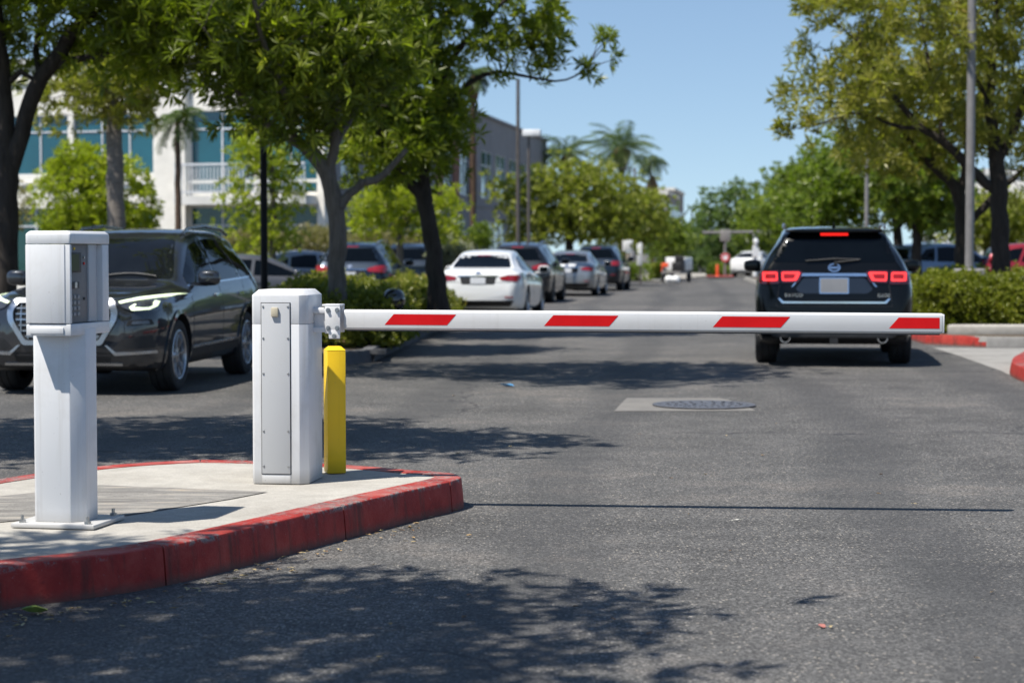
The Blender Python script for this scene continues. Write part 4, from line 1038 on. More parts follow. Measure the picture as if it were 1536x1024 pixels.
# ------------------------------------------------------------------ barrier gate
bg = empty('barrier_gate', (-1.2505, 10.73, ZI), R(-8), 'white barrier gate with its red striped arm lowered across the lane', 'barrier gate')
CW, CD, CH, cf = .152, .36, 1.045, .042
foot = [(-CW + .012, 0), (CW - cf, 0), (CW, cf), (CW, CD - .012), (CW - .012, CD), (-CW + .012, CD), (-CW, CD - .012), (-CW, .012)]
b = MB(); b.prism(foot, 0.0, .8598); b.build('cabinet', MAT['white_metal'], bg, .0025)
b = MB(); b.prism(foot, .8612, CH, chamfer=.030); b.build('cabinet_hood', MAT['white_metal'], bg, .0025)
b = MB(); b.prism([(p[0] * .985, .18 + (p[1] - .18) * .985) for p in foot], .850, .870); b.build('hood_seal', MAT['black'], bg)
dx0, dx1, dz0, dz1 = -.096, .060, .055, .972
b = MB(); b.box(((dx0 + dx1) / 2, .001, (dz0 + dz1) / 2), (dx1 - dx0 + .008, .006, dz1 - dz0 + .008)); b.build('door_gasket', MAT['black'], bg)
b = MB(); b.box(((dx0 + dx1) / 2, -.003, (dz0 + dz1) / 2), (dx1 - dx0, .010, dz1 - dz0)); dr = b.build('access_door', MAT['grey_metal'], bg, .002)
for x in (dx0 + .010, dx1 - .010):
    for z in (.095, .285, .595, .785, .955):
        q = MB(); q.lathe([(0, -.0125), (.004, -.012), (.0062, -.0095), (.0066, -.007)], 10, 0, 'y', (x, 0, z)); q.build('door_screw', MAT['steel'], dr)
q = MB(); q.box((-.020, -.0145, .925), (.038, .016, .050)); q.build('lock_cover', MAT['putty'], dr, .004)
b = MB(); b.box((-.018, -.002, .026), (.156, .004, .045)); b.build('plinth_plate', MAT['white_metal'], bg, .001)
# arm bracket: flange on the shaft, clamp shell round the arm end
za = 1.05 - ZI
b = MB()
b.box((CW + .05, .20, za + .005), (.10, .075, .12)); b.box((CW + .045, .155, za + .048), (.12, .02, .028)); b.box((CW + .045, .155, za - .055), (.12, .02, .028))
b.build('shaft_flange', MAT['white_metal'], bg, .004)
b = MB(); b.box((CW + .108, .146, za + .0), (.085, .012, .150)); b.box((CW + .118, .146, za - .078), (.062, .013, .05)); b.box((CW + .10, .20, za + .078), (.10, .12, .012)); b.box((CW + .112, .24, za), (.08, .012, .14))
br = b.build('arm_clamp', MAT['white_metal'], bg, .003)
for x, z in ((.085, .052), (.135, .052), (.085, -.045), (.135, -.045), (.118, -.088)):
    q = MB(); q.cyl((CW + x, .134, za + z), .0085, .012, 6, 0, 'y'); q.cyl((CW + x, .138, za + z), .013, .003, 14, 0, 'y'); q.build('clamp_bolt', MAT['steel'], br)
AL = 3.20
arm = MB(); h2, d2, cc = .054, .032, .010
sec = [(-d2 + cc, -h2), (d2 - cc, -h2), (d2, -h2 + cc), (d2, h2 - cc), (d2 - cc, h2), (-d2 + cc, h2), (-d2, h2 - cc), (-d2, -h2 + cc)]
V = [(x, y, z) for x in (0, AL) for y, z in sec]; n = len(sec)
arm.add(V, [(i, (i + 1) % n, n + (i + 1) % n, n + i) for i in range(n)] + [tuple(reversed(range(n))), tuple(range(n, 2 * n))])
ao = arm.build('arm', MAT['arm_white'], bg, .0025); ao.location = (CW + .165, .20, za); ao.rotation_euler = (0, R(.22), R(3.0))
for s0, s1, end in ((.222, .562, 0), (1.088, 1.438, 0), (1.992, 2.352, 0), (2.922, 3.186, 1)):
    t = MB(); y = -d2 - .0012; k = .050
    t.add([(s0, y, -.026), (s1, y, -.026), (s1 + (0 if end else k), y, .032), (s0 + k, y, .032)], [(0, 1, 2, 3)]); t.build('red_stripe', MAT['red_tape'], ao)
t = MB(); t.box((AL + .006, 0, 0), (.012, .058, .100)); t.build('end_cap', MAT['arm_white'], ao, .003)
t = MB(); t.box((AL / 2, 0, -h2 - .003), (AL - .02, .024, .008)); t.build('rubber_edge', MAT['kerb_dark'], ao)

# ------------------------------------------------------------------ bollard
p0 = gnd(503, 712, ZI)
bo = empty('bollard', (p0.x - .012, p0.y + .12, ZI), R(17), 'square yellow steel bollard right behind the white barrier cabinet', 'bollard')
b = MB(); s = .053; b.prism([(-s, -s), (s, -s), (s, s), (-s, s)], 0, .695); b.build('post', MAT['yellow'], bo, .006)
b = MB(); b.prism([(-s, -s), (s, -s), (s, s), (-s, s)], .695, .716, chamfer=.022); b.build('cap', MAT['yellow'], bo, .003)

# ------------------------------------------------------------------ things lying on the road
mp = gnd(1056, 608.5)
MAT['patch'] = concrete_mat('patch_concrete', (0.20, 0.19, 0.175), (0.12, 0.115, 0.11))
sheet('concrete_patch', [gnd(940, 597), gnd(1078, 597), gnd(1092, 599.5), gnd(1112, 606), gnd(1134, 616.5), gnd(921, 617)], .004, MAT['patch'])
mh = empty('manhole_cover', (mp.x, mp.y, .004), .3, 'round iron manhole cover set in a pale concrete patch', 'manhole cover')
b = MB(); b.lathe([(.40, .004), (.47, .004), (.478, .010), (.47, .014), (.415, .014), (.405, .008)], 48); b.build('rim', MAT['iron'], mh)
b = MB(); b.lathe([(0, .012), (.395, .012), (.402, .004)], 48)
for r_ in (.10, .18, .26, .34):
    for k in range(int(r_ * 60)):
        a = 2 * math.pi * k / int(r_ * 60); b.box((r_ * math.cos(a), r_ * math.sin(a), .0145), (.03, .018, .006), 0, a)
b.build('lid', MAT['iron'], mh)
def litter(name, p, sx, sy, m, label, cat, group=None, seed=0, curl=.3, z=0.0):
    rng = random.Random(seed); a = MB(); k = 4; V = []
    for i in range(k + 1):
        for j in range(3):
            u = i / k; w = (math.sin(math.pi * (u * .86 + .07)) ** .8); v = (j - 1) * w
            V.append(((u - .5) * sx, v * sy / 2, curl * sy * (abs(v) ** 2 * .6 + (u - .5) ** 2) + .006 + rng.uniform(0, .003)))
    a.add(V, [(i * 3 + j, i * 3 + 3 + j, i * 3 + 4 + j, i * 3 + 1 + j) for i in range(k) for j in range(2)], 0, True)
    o = a.build(name, m); o.location = (p[0], p[1], z); o.rotation_euler = (rng.uniform(-.15, .15), rng.uniform(-.15, .15), rng.uniform(0, 6.28))
    return tag(o, label, cat, group)
LT = {k: plain(k + '_litter', c, .7, var=.25, scale=30) for k, c in dict(tan=(.36, .24, .11), straw=(.48, .38, .20), brown=(.16, .09, .045), green=(.20, .26, .05), red=(.40, .15, .12), white=(.66, .64, .58)).items()}
rng = random.Random(21)
litter('plastic_scrap', gnd(760, 580), .20, .10, MAT['blue_scrap'], 'small light blue plastic scrap lying in the tree shade on the road', 'litter', None, 3, .5)
litter('fallen_leaf', gnd(1233, 941), .046, .024, LT['red'], 'small reddish leaf lying alone on the sunlit asphalt', 'leaf', None, 4)
litter('twig', gnd(1106, 781), .066, .008, LT['white'], 'short pale twig lying alone on the asphalt below the arm shadow', 'twig', None, 5).rotation_euler.z = 0.05
o = litter('leaf_sprig', gnd(52, 921), .10, .05, LT['green'], 'yellow green leaf sprig fallen at the foot of the red kerb', 'leaf', None, 6, .9)
kf = [(0, 921), (60, 917), (130, 908), (245, 887), (330, 864), (430, 834), (520, 808), (600, 786), (690, 760)]
for i in range(120):
    t = rng.random() * (len(kf) - 1); k = int(t); x = kf[k][0] + (kf[k + 1][0] - kf[k][0]) * (t - k); y = kf[k][1] + (kf[k + 1][1] - kf[k][1]) * (t - k)
    o = litter('fallen_leaf', gnd(x + rng.uniform(-4, 10), y + 2 + abs(rng.gauss(0, 8 if i % 4 else 26))), rng.uniform(.010, .045), rng.uniform(.005, .018), LT[rng.choice(['tan', 'straw', 'straw', 'brown', 'tan'])], 'tiny dry leaf scrap on the asphalt along the foot of the island kerb', 'leaf', 'dry leaf scraps along the island kerb', i, .6)
for i in range(26):
    o = litter('fallen_leaf', gnd(rng.uniform(500, 1500), rng.uniform(555, 760) if i % 2 else rng.uniform(760, 1010)), rng.uniform(.02, .04), rng.uniform(.01, .02), LT[rng.choice(['tan', 'straw', 'brown'])], 'tiny dry leaf scrap lying loose on the open road', 'leaf', 'dry leaf scraps on the open road', 100 + i, .5)

# ------------------------------------------------------------------ planters
def quad_loop(pts, step=.3): return [Vector(p[:2]) for p in pts]
med = [gnd(573, 535), gnd(560, 543), gnd(480, 549), gnd(400, 552), Vector((-4.6, 31, 0)), Vector((-4.2, 40, 0)), Vector((-2.2, 50.5, 0)), Vector((-1.0, 50.8, 0)), gnd(712, 470), Vector((-1.15, 40, 0))]
MED = smooth_loop(med, .25)
if not is_ccw(MED): MED = MED[::-1]
kerb('median_kerb', MED, .17, .14, MAT['kerb_dark'], .02, seed=5)
sheet('median_soil', [(p.x, p.y) for p in offset(MED, -.13)], .14, MAT['soil'])
hp = lambda *q: [(xat(px, Y), Y) for px, Y in q]
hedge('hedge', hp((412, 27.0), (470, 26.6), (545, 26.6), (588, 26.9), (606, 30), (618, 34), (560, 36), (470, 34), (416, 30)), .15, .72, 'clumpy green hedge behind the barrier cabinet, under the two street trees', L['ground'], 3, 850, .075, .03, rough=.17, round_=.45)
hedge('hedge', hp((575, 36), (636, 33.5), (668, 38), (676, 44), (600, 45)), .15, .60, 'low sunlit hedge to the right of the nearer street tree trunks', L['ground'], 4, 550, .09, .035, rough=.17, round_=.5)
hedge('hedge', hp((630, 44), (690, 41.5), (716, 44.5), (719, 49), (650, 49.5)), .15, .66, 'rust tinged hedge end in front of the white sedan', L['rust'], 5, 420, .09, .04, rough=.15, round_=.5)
gl = empty('garden_lamp', (xat(591, 27.2), 27.2, .12), 0, 'dark glossy dome lamp standing half hidden in the hedge end', 'garden lamp')
b = MB(); b.cyl((0, 0, .25), .04, .5, 12); b.build('post', MAT['black'], gl)
b = MB(); b.blob((0, 0, .64), (.31, .31, .32), 0, 12, 2.2); b.build('dome', MAT['gloss_black'], gl)

# right planter
pr = [gnd(1376, 512), gnd(1390, 516), gnd(1480, 520.5), gnd(1640, 521), Vector((14, 31, 0)), Vector((21, 100, 0)), Vector((12.6, 103, 0)), Vector((11.6, 100, 0)), Vector((7.6, 48, 0))]
PR = []
for i, q in enumerate(pr):
    a, c_ = Vector(q[:2]), Vector(pr[(i + 1) % len(pr)][:2]); k = max(1, int((c_ - a).length / .02)) if i < 3 else max(1, int((c_ - a).length / 2)); PR += [a.lerp(c_, t / k) for t in range(k)]
if not is_ccw(PR): PR = PR[::-1]
ko = kerb('verge_kerb', PR, .15, .15, MAT['kerb_grey'], .03, seed=8)
xe = gnd(1478, 520).x
ko.data.materials.append(MAT['kerb_red'])
for p in ko.data.polygons:
    if p.center.y < 36 and p.center.x < xe + (p.center.z * -.9): p.material_index = 2
sheet('verge_soil', [(p.x, p.y) for p in offset(PR, -.14)], .12, MAT['soil'])
b = MB(); A = [(xat(1421, 31.3), 31.3), (xat(1660, 31.3), 31.3), (xat(1660, 31.6), 31.6), (xat(1424, 31.6), 31.6)]
b.prism(A, .10, .27, chamfer=.02); tag(b.build('planter_wall', MAT['concrete'], None, .01), 'low pale concrete planter edge below the clipped hedge on the right', 'low wall')
hedge('hedge', hp((1372, 32.2), (1440, 31.9), (1640, 31.9), (1640, 34.2), (1450, 34.2), (1374, 33.6)), .12, .90, 'thick clipped green hedge on the right beside the black SUV', L['hedge'], 6, 1500, .060, .026, rough=.13, round_=.3)
hedge('hedge', hp((1376, 37.5), (1640, 37.5), (1640, 40), (1376, 40)), .12, .86, 'second hedge row behind the clipped hedge, round the olive green tree trunks', L['hedge'], 7, 350, .085, .036, rough=.14, round_=.4)
sheet('concrete_gutter', [gnd(1398, 521.5), gnd(1480, 522.5), gnd(1700, 523), gnd(1700, 640), gnd(1560, 583), gnd(1500, 556), gnd(1436, 533)], .004, MAT['kerb_grey'])
nk = [gnd(1523, 566), gnd(1527, 549), gnd(1570, 541), gnd(1750, 541), gnd(1750, 640), gnd(1600, 592)]
NK = smooth_loop(nk, .1)
if not is_ccw(NK): NK = NK[::-1]
kerb('corner_kerb', NK, .15, .15, MAT['kerb_red'], .03, seed=9)
sheet('corner_pavement', [(p.x, p.y) for p in offset(NK, -.14)], .145, MAT['concrete'])

# ------------------------------------------------------------------ vehicles in the scene
def at(px, Y): return (xat(px, Y), Y, 0)
hx = R(8.4); ax = Vector((4.10, 25.55, 0)); loc = ax + Vector((math.sin(hx), math.cos(hx), 0)) * 1.42
car('suv', 'big', PAINT['black'], loc, hx, 'black SUV seen from behind with glowing red tail lights, waiting beyond the barrier arm', 'SUV', None, 'darkrim', extra=black_suv_rear, trim='body')
hx = R(186.6); ax = Vector((-4.32, 20.5, 0)); loc = ax - Vector((math.sin(hx), math.cos(hx), 0)) * 1.41
car('suv', 'suv', PAINT['graphite'], loc, hx, 'dark grey SUV with lit headlights facing the camera behind the ticket machine', 'SUV', None, 'silver', extra=grey_suv_front, spokes=10)
G1 = 'cars standing along the left side of the road'
car('sedan', 'sedan', PAINT['white'], at(740, 43.2), R(7.0), 'white sedan seen from behind just past the hedge end', 'sedan', G1, 'silver', extra=rear_sedan(), trim='body')
car('suv', 'suv', PAINT['dark'], at(790, 57.0), R(7.5), 'dark SUV parked half behind the white sedan', 'SUV', G1, 'darkrim', extra=rear_suv(), trim='body')
car('sedan', 'sedan', PAINT['silver'], at(862, 65.5), R(8.0), 'silver grey sedan parked between two dark cars on the left of the road', 'sedan', G1, 'silver', extra=rear_sedan(), trim='body')
car('suv', 'suv', PAINT['navy'], at(902, 74.0), R(8.0), 'farthest dark car in the row, beyond the silver grey sedan', 'SUV', G1, 'darkrim', extra=rear_suv(), trim='body')
G2 = 'cars in the left parking lot'
car('suv', 'suv', PAINT['navy'], at(548, 51.0), R(5.0), 'dark blue SUV seen from behind between the two street tree trunks', 'SUV', G2, 'silver', extra=rear_suv(), trim='chrome')
gs = car('sedan', 'sedan', PAINT['greige'], at(398, 42.0), R(82), 'grey sedan seen side on behind the black lamp pole', 'sedan', G2, 'silver', extra=rear_sedan(), trim='body')
gs.scale = (.94, .94, .94)
car('sedan', 'sedan', PAINT['silver'], at(476, 52.0), R(60), 'silver sedan mostly hidden behind the grey sedan and a tree trunk', 'sedan', G2, 'silver', level=1)
car('suv', 'suv', PAINT['navy'], at(624, 62.0), R(5), 'blue SUV peeping out beside the right hand street tree trunk', 'SUV', G2, 'silver', level=1)
G3 = 'cars in the right parking lot'
car('suv', 'suv', PAINT['blue'], at(1424, 62.0), R(60), 'light blue SUV in the lot behind the hedge on the right', 'SUV', G3, 'silver', level=1)
car('sedan', 'sedan', PAINT['teal'], at(1376, 66.0), R(75), 'dull green grey sedan in the lot behind the black SUV mirror', 'sedan', G3, 'silver', level=1)
car('suv', 'suv', PAINT['red'], at(1590, 60.0), R(95), 'red car cut off by the right edge behind the hedge', 'SUV', G3, 'silver', level=1)
car('sedan', 'sedan', PAINT['white'], at(1133, 113.0), R(22), 'white car at the far junction just left of the black SUV mirror', 'sedan', None, 'silver', level=1)

# white cart with an orange frame at the far left kerb, and what stands round it
Y = 92; cx = xat(1016, Y)
ct = empty('utility_cart', (cx, Y, 0), R(-20), 'small white box cart with an orange front frame at the far road edge', 'cart')
b = MB(); b.box((0, .3, .85), (.95, 1.3, .60)); b.build('cargo_box', MAT['white_paint'], ct, .05)
b = MB(); b.box((.0, -.2, .45), (.9, 1.9, .12)); b.box((-.42, -.75, .62), (.08, .4, .40)); b.build('frame', MAT['pole_grey'], ct, .03)
b = MB(); b.box((-.47, -.80, .62), (.05, .34, .50)); b.box((-.30, -.98, .80), (.30, .05, .20)); b.build('front_guard', MAT['orange'], ct, .02)
b = MB(); b.box((.22, -.6, .72), (.5, .55, .42)); b.box((.22, -.45, 1.05), (.44, .06, .36)); b.build('seat', MAT['black'], ct, .05)
for x, y in ((-.38, -.95), (.40, .55), (-.40, .55)):
    w = MB(); w.lathe([(.10, -.05), (.22, -.06), (.27, -.03), (.27, .03), (.22, .06), (.10, .05)], 24, 0, 'x', closed=True); w.lathe([(0, -.03), (.11, -.03)], 18, 1, 'x'); w.lathe([(0, .03), (.11, .03)], 18, 1, 'x')
    o = w.build('wheel', [MAT['rubber'], MAT['silver']], ct); o.location = (x, y, .27)
for k, (px, lab) in enumerate(((1004, 'left of two white sacks lying on the road by the cart'), (1013, 'right of two white sacks lying on the road by the cart'))):
    a = MB(); a.blob((0, 0, .16), (.42, .34, .34), 0, 10, 2.2, k, .12); o = a.build('sack', MAT['white_paint']); o.location = (xat(px, 90), 90 - k * .1, 0); tag(o, lab, 'sack', 'white sacks by the cart')

# ------------------------------------------------------------------ far junction furniture
Yj = 108
ms = sheet('junction_island', [(xat(1060, 104), 104), (xat(1100, 104), 104), (xat(1100, 108.6), 108.6), (xat(1060, 108.6), 108.6)], .12, MAT['kerb_red'])
sheet('far_pavement', [(xat(930, 98), 98), (xat(985, 94), 94), (xat(1060, 111), 111), (xat(1060, 125), 125), (xat(930, 125), 125)], .05, MAT['concrete'])
sheet('cross_pavement', [(xat(1060, 112), 112), (xat(1150, 112), 112), (xat(1150, 114), 114), (xat(1060, 114), 114)], .06, MAT['concrete'])
sp = empty('traffic_sign', (xat(1087.5, Yj), Yj, .12), 0, 'square grey sign above a round red and white sign on one far pole', 'traffic sign')
zz = lambda y, Y: HCAM + (377 - y) * Y / FPX
b = MB(); b.cyl((0, 0, 1.2), .07, 2.4, 12); b.build('pole', MAT['pole_grey'], sp)
b = MB(); b.box((0, -.08, zz(353, Yj) - .12), (.56, .03, .62)); b.build('square_plate', MAT['kerb_grey'], sp, .01)
b = MB(); b.cyl((0, -.09, zz(386, Yj) - .12), .25, .03, 28, 0, 'y'); rs = b.build('round_plate', MAT['white_paint'], sp)
b = MB(); b.lathe([(.15, 0), (.235, 0), (.235, -.006), (.15, -.006)], 28, 0, 'y', (0, -.107, zz(386, Yj) - .12), closed=True); b.build('red_ring', MAT['red_tape'], rs)
gm = empty('signal_mast', (xat(1133, 110), 110, 0), 0, 'grey mast arm with a white post and round head across the far junction', 'signal mast')
b = MB(); b.tube([(-2.9, 0, zz(349, 110)), (1.6, 0, zz(347.5, 110))], .08, 10); b.build('mast_arm', MAT['pole_grey'], gm)
b = MB(); b.cyl((0, .15, zz(349, 110) / 2), .12, zz(349, 110), 12); b.build('post', MAT['white_paint'], gm)
b = MB(); b.blob((0, -.05, zz(363, 110)), (.32, .2, .36), 0, 8, 2.2); b.box((0, -.05, zz(378, 110)), (.34, .18, .5)); b.build('signal_head', MAT['white_paint'], gm)
ob = empty('bollard', (xat(1076, 105), 105, .12), 0, 'orange marker post on the red island at the far junction', 'bollard')
b = MB(); b.lathe([(0, .62), (.06, .60), (.075, .55), (.075, .03), (.13, .02), (.14, 0)], 16); b.build('post', MAT['orange'], ob)
for px, y0, y1, hw, lab in ((941, 360, 377, .22, 'white square sign on a thin post beyond the dark cars'), (959, 364, 398, .11, 'narrow white panel sign on a post beyond the dark cars')):
    Y = 86; s_ = empty('road_sign', (xat(px, Y), Y, 0), 0, lab, 'sign', 'white signs beyond the dark cars')
    b = MB(); b.cyl((.05, .03, .7), .035, 1.4, 8); b.build('post', MAT['pole_brown'], s_)
    b = MB(); b.box((0, 0, (zz(y0, Y) + zz(y1, Y)) / 2), (hw * 2, .03, (y1 - y0) * mpp(Y))); b.build('panel', MAT['white_paint'], s_, .04 if hw > .2 else .01)

# ------------------------------------------------------------------ lamp poles
def lamp_pole(px, Y, h, r, m, label, head=None, base=None, r2=None):
    o = empty('lamp_pole', (xat(px, Y), Y, 0), R(-8), label, 'lamp pole')
    b = MB(); b.tube([(0, 0, 0), (0, 0, h)], [r, r2 or r * .8], 12); b.build('pole', m, o)
    if head == 'box':
        b = MB(); b.box((.10, 0, h + .05), (.55, .40, .20)); b.build('lamp_head', MAT['white_paint'], o, .02)
    if head == 'arm':
        b = MB(); b.tube([(0, 0, h - .25), (-.3, 0, h - .1), (-.5, 0, h - .08)], .03, 8); b.build('arm', m, o)
        b = MB(); b.blob((-.75, 0, h - .06), (.75, .35, .14), 0, 8, 2.6); b.build('lamp_head', MAT['pole_brown'], o)
    if base:
        b = MB(); b.prism([(-.36, -.36), (.36, -.36), (.36, .36), (-.36, .36)], 0, base[0], chamfer=.04); b.build('footing', MAT['concrete'], o, .015)
        b = MB(); b.prism([(-.26, -.26), (.26, -.26), (.26, .26), (-.26, .26)], base[0], base[0] + .13, chamfer=.02); b.build('base_cover', MAT['pole_grey'], o, .01)
    return o
lamp_pole(397, 28.5, 5.5, .054, MAT['pole_black'], 'slim black lamp pole rising into the foliage behind the barrier cabinet', r2=.05)
lamp_pole(793, 62, zz(203, 62), .055, MAT['pole_brown'], 'thin brown lamp pole with white box head behind the white sedan', 'box')
lamp_pole(777, 78, zz(120, 78), .085, MAT['pole_brown'], 'tall dark lamp pole in front of the shaded grey building wall', None)
lamp_pole(1453, 34.9, 9.5, .078, MAT['pole_grey'], 'tall grey lamp pole on a concrete footing behind the right hedge', None, (.99,), .07)
lamp_pole(1299, 58, zz(268, 58) + 1.5, .07, MAT['pole_grey'], 'grey lamp pole in the green trees behind the black SUV')
lamp_pole(1402, 84, zz(345, 84), .09, MAT['white_paint'], 'white garden lamp post with round head beside the white pergola')
b = MB(); b.lathe([(0, .26), (.18, .22), (.25, 0), (.18, -.22), (.08, -.26)], 18); b.build('lamp_globe', MAT['white_paint'], [o for o in SC.objects if o.name.startswith('lamp_pole')][-1]).location = (0, 0, zz(345, 84) + .2)
lamp_pole(952, 130, zz(252, 130), .10, MAT['pole_grey'], 'far double arm lamp pole between the two palm crowns', 'arm')

# ------------------------------------------------------------------ office building on the left
BD = empty('office_building', (-6.67, 72, 0), 0, 'two storey cream office building with teal windows behind the left trees', 'building')
B0 = Vector((-6.67, 72))
u1 = Vector((-math.cos(R(17)), math.sin(R(17)))); n1 = Vector((-math.sin(R(17)), -math.cos(R(17))))      # front, running left
u2 = Vector((math.sin(R(8.9)), math.cos(R(8.9)))); n2 = Vector((math.cos(R(8.9)), -math.sin(R(8.9))))    # side, running away
HB = 8.45
def wbox(mb, u, nn, s0, s1, z0, z1, o0, o1, mi=0):
    """block on a wall: s along it, o out of it"""
    V = []
    for z in (z0, z1):
        for s, o in ((s0, o0), (s1, o0), (s1, o1), (s0, o1)): p = u * s + nn * o; V.append((p.x, p.y, z))
    mb.add(V, [(0, 1, 2, 3), (7, 6, 5, 4), (0, 4, 5, 1), (1, 5, 6, 2), (2, 6, 7, 3), (3, 7, 4, 0)], mi)
def wall_grid(u, nn, L_, holes, m, name, z1=HB, depth=.35):
    """wall cut round its openings: strips between sorted heights and sides"""
    mb = MB(); xs = sorted({0, L_, *[h[0] for h in holes], *[h[1] for h in holes]}); zs = sorted({0, z1, *[h[2] for h in holes], *[h[3] for h in holes]})
    for j in range(len(zs) - 1):
        run = None
        for i in range(len(xs)):
            solid = i < len(xs) - 1 and not any(h[0] <= (xs[i] + xs[i + 1]) / 2 <= h[1] and h[2] <= (zs[j] + zs[j + 1]) / 2 <= h[3] for h in holes)
            if solid and run is None: run = xs[i]
            if not solid and run is not None: wbox(mb, u, nn, run, xs[i], zs[j], zs[j + 1], -depth, 0); run = None
    return mb.build(name, m, BD)
def window(u, nn, h, cols, rows, glass, inset=.16):
    s0, s1, z0, z1 = h; f = MB(); t = .06
    for k in range(cols + 1): s = s0 + (s1 - s0) * k / cols; wbox(f, u, nn, max(s0, s - t / 2), min(s1, s + t / 2), z0, z1, -inset - .05, -inset + .04)
    for r_ in rows: z = z0 + (z1 - z0) * r_; wbox(f, u, nn, s0, s1, max(z0, z - t / 2), min(z1, z + t / 2), -inset - .05, -inset + .035)
    o = f.build('window', MAT['frame_white'], BD)
    g = MB(); wbox(g, u, nn, s0, s1, z0, z1, -inset - .03, -inset); g.build('pane', glass, o)
def s_front(px):      # distance along the front wall for a photo column
    k = (px - 768) / FPX; return (B0.x - k * B0.y) / (k * u1.y - u1.x)
def s_side(px):
    k = (px - 768) / FPX; return (B0.x - k * B0.y) / (k * u2.y - u2.x)
H1 = [(s_front(236), s_front(112), 4.3, 6.5), (s_front(104), s_front(18), 4.3, 6.5), (s_front(232), s_front(18), .6, 3.05), (s_front(-20), s_front(-180), 4.3, 6.5), (s_front(-20), s_front(-180), .6, 3.05),
      (s_front(478), s_front(392), 3.55, 6.55), (s_front(380), s_front(286), 3.55, 6.55), (s_front(478), s_front(392), .6, 3.05), (s_front(380), s_front(286), .6, 3.05)]
wall_grid(u1, n1, s_front(-220), H1, MAT['wall_cream'], 'front_wall')
for i, h in enumerate(H1): window(u1, n1, h, max(2, int((h[1] - h[0]) / .95)), (0, .72, 1) if i not in (5, 6) else (0, .78, 1), MAT['teal_glass'] if h[2] > 3 else MAT['green_glass'])
H2 = [(s_side(a), s_side(c_), 4.2, 6.65) for a, c_ in ((512, 534), (560, 580), (608, 626), (665, 678), (689, 703), (722, 738), (744, 758), (764, 775), (781, 789), (796, 803))]
H3 = [(s_side(a), s_side(c_), .5, 3.0) for a, c_ in ((512, 560), (600, 640), (672, 700), (722, 758), (766, 800))]
wall_grid(u2, n2, s_side(820), H2 + H3, MAT['wall_grey'], 'side_wall')  # side away from the sun, its shade painted in as grey
for h in H2: window(u2, n2, h, 2, (0, .7, 1), MAT['teal_glass'], .05)
for h in H3: window(u2, n2, h, 4, (0, .7, 1), MAT['green_glass'], .05)
for a, c_ in ((653, 664.5), (678.5, 688.5), (703.5, 713)):
    b = MB(); wbox(b, u2, n2, s_side(a), s_side(c_), 3.9, 6.95, 0.003, .06); b.build('brick_panel', MAT['brick'], BD)
b = MB(); wbox(b, u1, n1, -.25, s_front(-220), HB, HB + .18, -.5, .22); wbox(b, u1, n1, -.1, s_front(-220), HB - .75, HB - .62, .003, .09); wbox(b, u1, n1, -.1, s_front(-220), 3.9, 4.02, .003, .08); b.build('cornice', MAT['wall_trim'], BD)
b = MB(); wbox(b, u2, n2, .2, s_side(820), HB, HB + .15, -.5, .12); wbox(b, u2, n2, 0, s_side(820), 3.72, 3.80, .003, .05); b.build('coping', MAT['wall_grey'], BD)
b = MB()
for k in range(9): s = s_side(820) * (k + .5) / 9; wbox(b, u2, n2, s - .02, s + .02, 0, HB, -.01, .004)
b.build('wall_joint', MAT['pole_grey'], BD)
b = MB(); wbox(b, u1, n1, s_front(284), s_front(237), 0, HB + .1, .004, .30); b.build('pilaster', MAT['wall_cream'], BD)
b = MB(); wbox(b, u1, n1, -.02, .25, 0, HB + .1, .004, .25); b.build('pilaster', MAT['wall_cream'], BD)
b = MB(); wbox(b, u1, n1, .26, s_front(285), 3.10, 3.42, .004, 1.3); b.build('balcony_slab', MAT['wall_trim'], BD)
b = MB(); L0, L1 = .3, s_front(286)
wbox(b, u1, n1, L0, L1, 4.50, 4.58, 1.18, 1.28); wbox(b, u1, n1, L0, L1, 3.52, 3.58, 1.20, 1.26)
k = 0
while L0 + k * .14 < L1: wbox(b, u1, n1, L0 + k * .14, L0 + k * .14 + .045, 3.43, 4.5, 1.21, 1.25); k += 1
b.build('balcony_railing', MAT['frame_white'], BD)
far = u1 * s_front(-220); e2 = u2 * s_side(820)
b = MB(); b.add([(v.x, v.y, HB - .1) for v in (-n1 * .36 - n2 * .36, far - n1 * .36, far + e2, e2 - n2 * .36)], [(0, 1, 2, 3)]); b.build('roof', MAT['wall_grey'], BD)
b = MB(); wbox(b, u2, n2, s_side(820) - .3, s_side(820), 0, HB, -14, -.36); b.build('end_wall', MAT['wall_grey'], BD)

def slab_building(px0, px1, Y, h, dep, label, m, nwin, seed=0, band=None):
    x0, x1 = xat(px0, Y), xat(px1, Y); o = empty('far_building', ((x0 + x1) / 2, Y, 0), R(-8), label, 'building'); w = x1 - x0
    b = MB(); b.prism([(-w / 2, 0), (w / 2, 0), (w / 2, dep), (-w / 2, dep)], 0, h); b.build('wall', m, o)
    b = MB(); b.prism([(-w / 2 - .15, -.15), (w / 2 + .15, -.15), (w / 2 + .15, dep + .15), (-w / 2 - .15, dep + .15)], h, h + .35); b.build('parapet', MAT['wall_trim'], o)
    for k in range(nwin):
        for z in (1.0, 4.4):
            if z + 2 > h: continue
            c_ = -w / 2 + w * (k + .5) / nwin; q = MB(); q.box((c_, -.02, z + 1.0), (w / nwin * .6, .06, 1.9)); f_ = q.build('window', MAT['frame_white'], o)
            q = MB(); q.box((c_, -.055, z + 1.0), (w / nwin * .52, .03, 1.75)); q.build('pane', MAT['green_glass'], f_)
    for k in range(5):
        for z in (1.0, 4.4):
            if z + 2 > h: continue
            q = MB(); q.box((w / 2 + .02, dep * (k + .5) / 5, z + 1), (.06, dep * .11, 1.9)); q.build('window', MAT['teal_glass'], o)
    return o
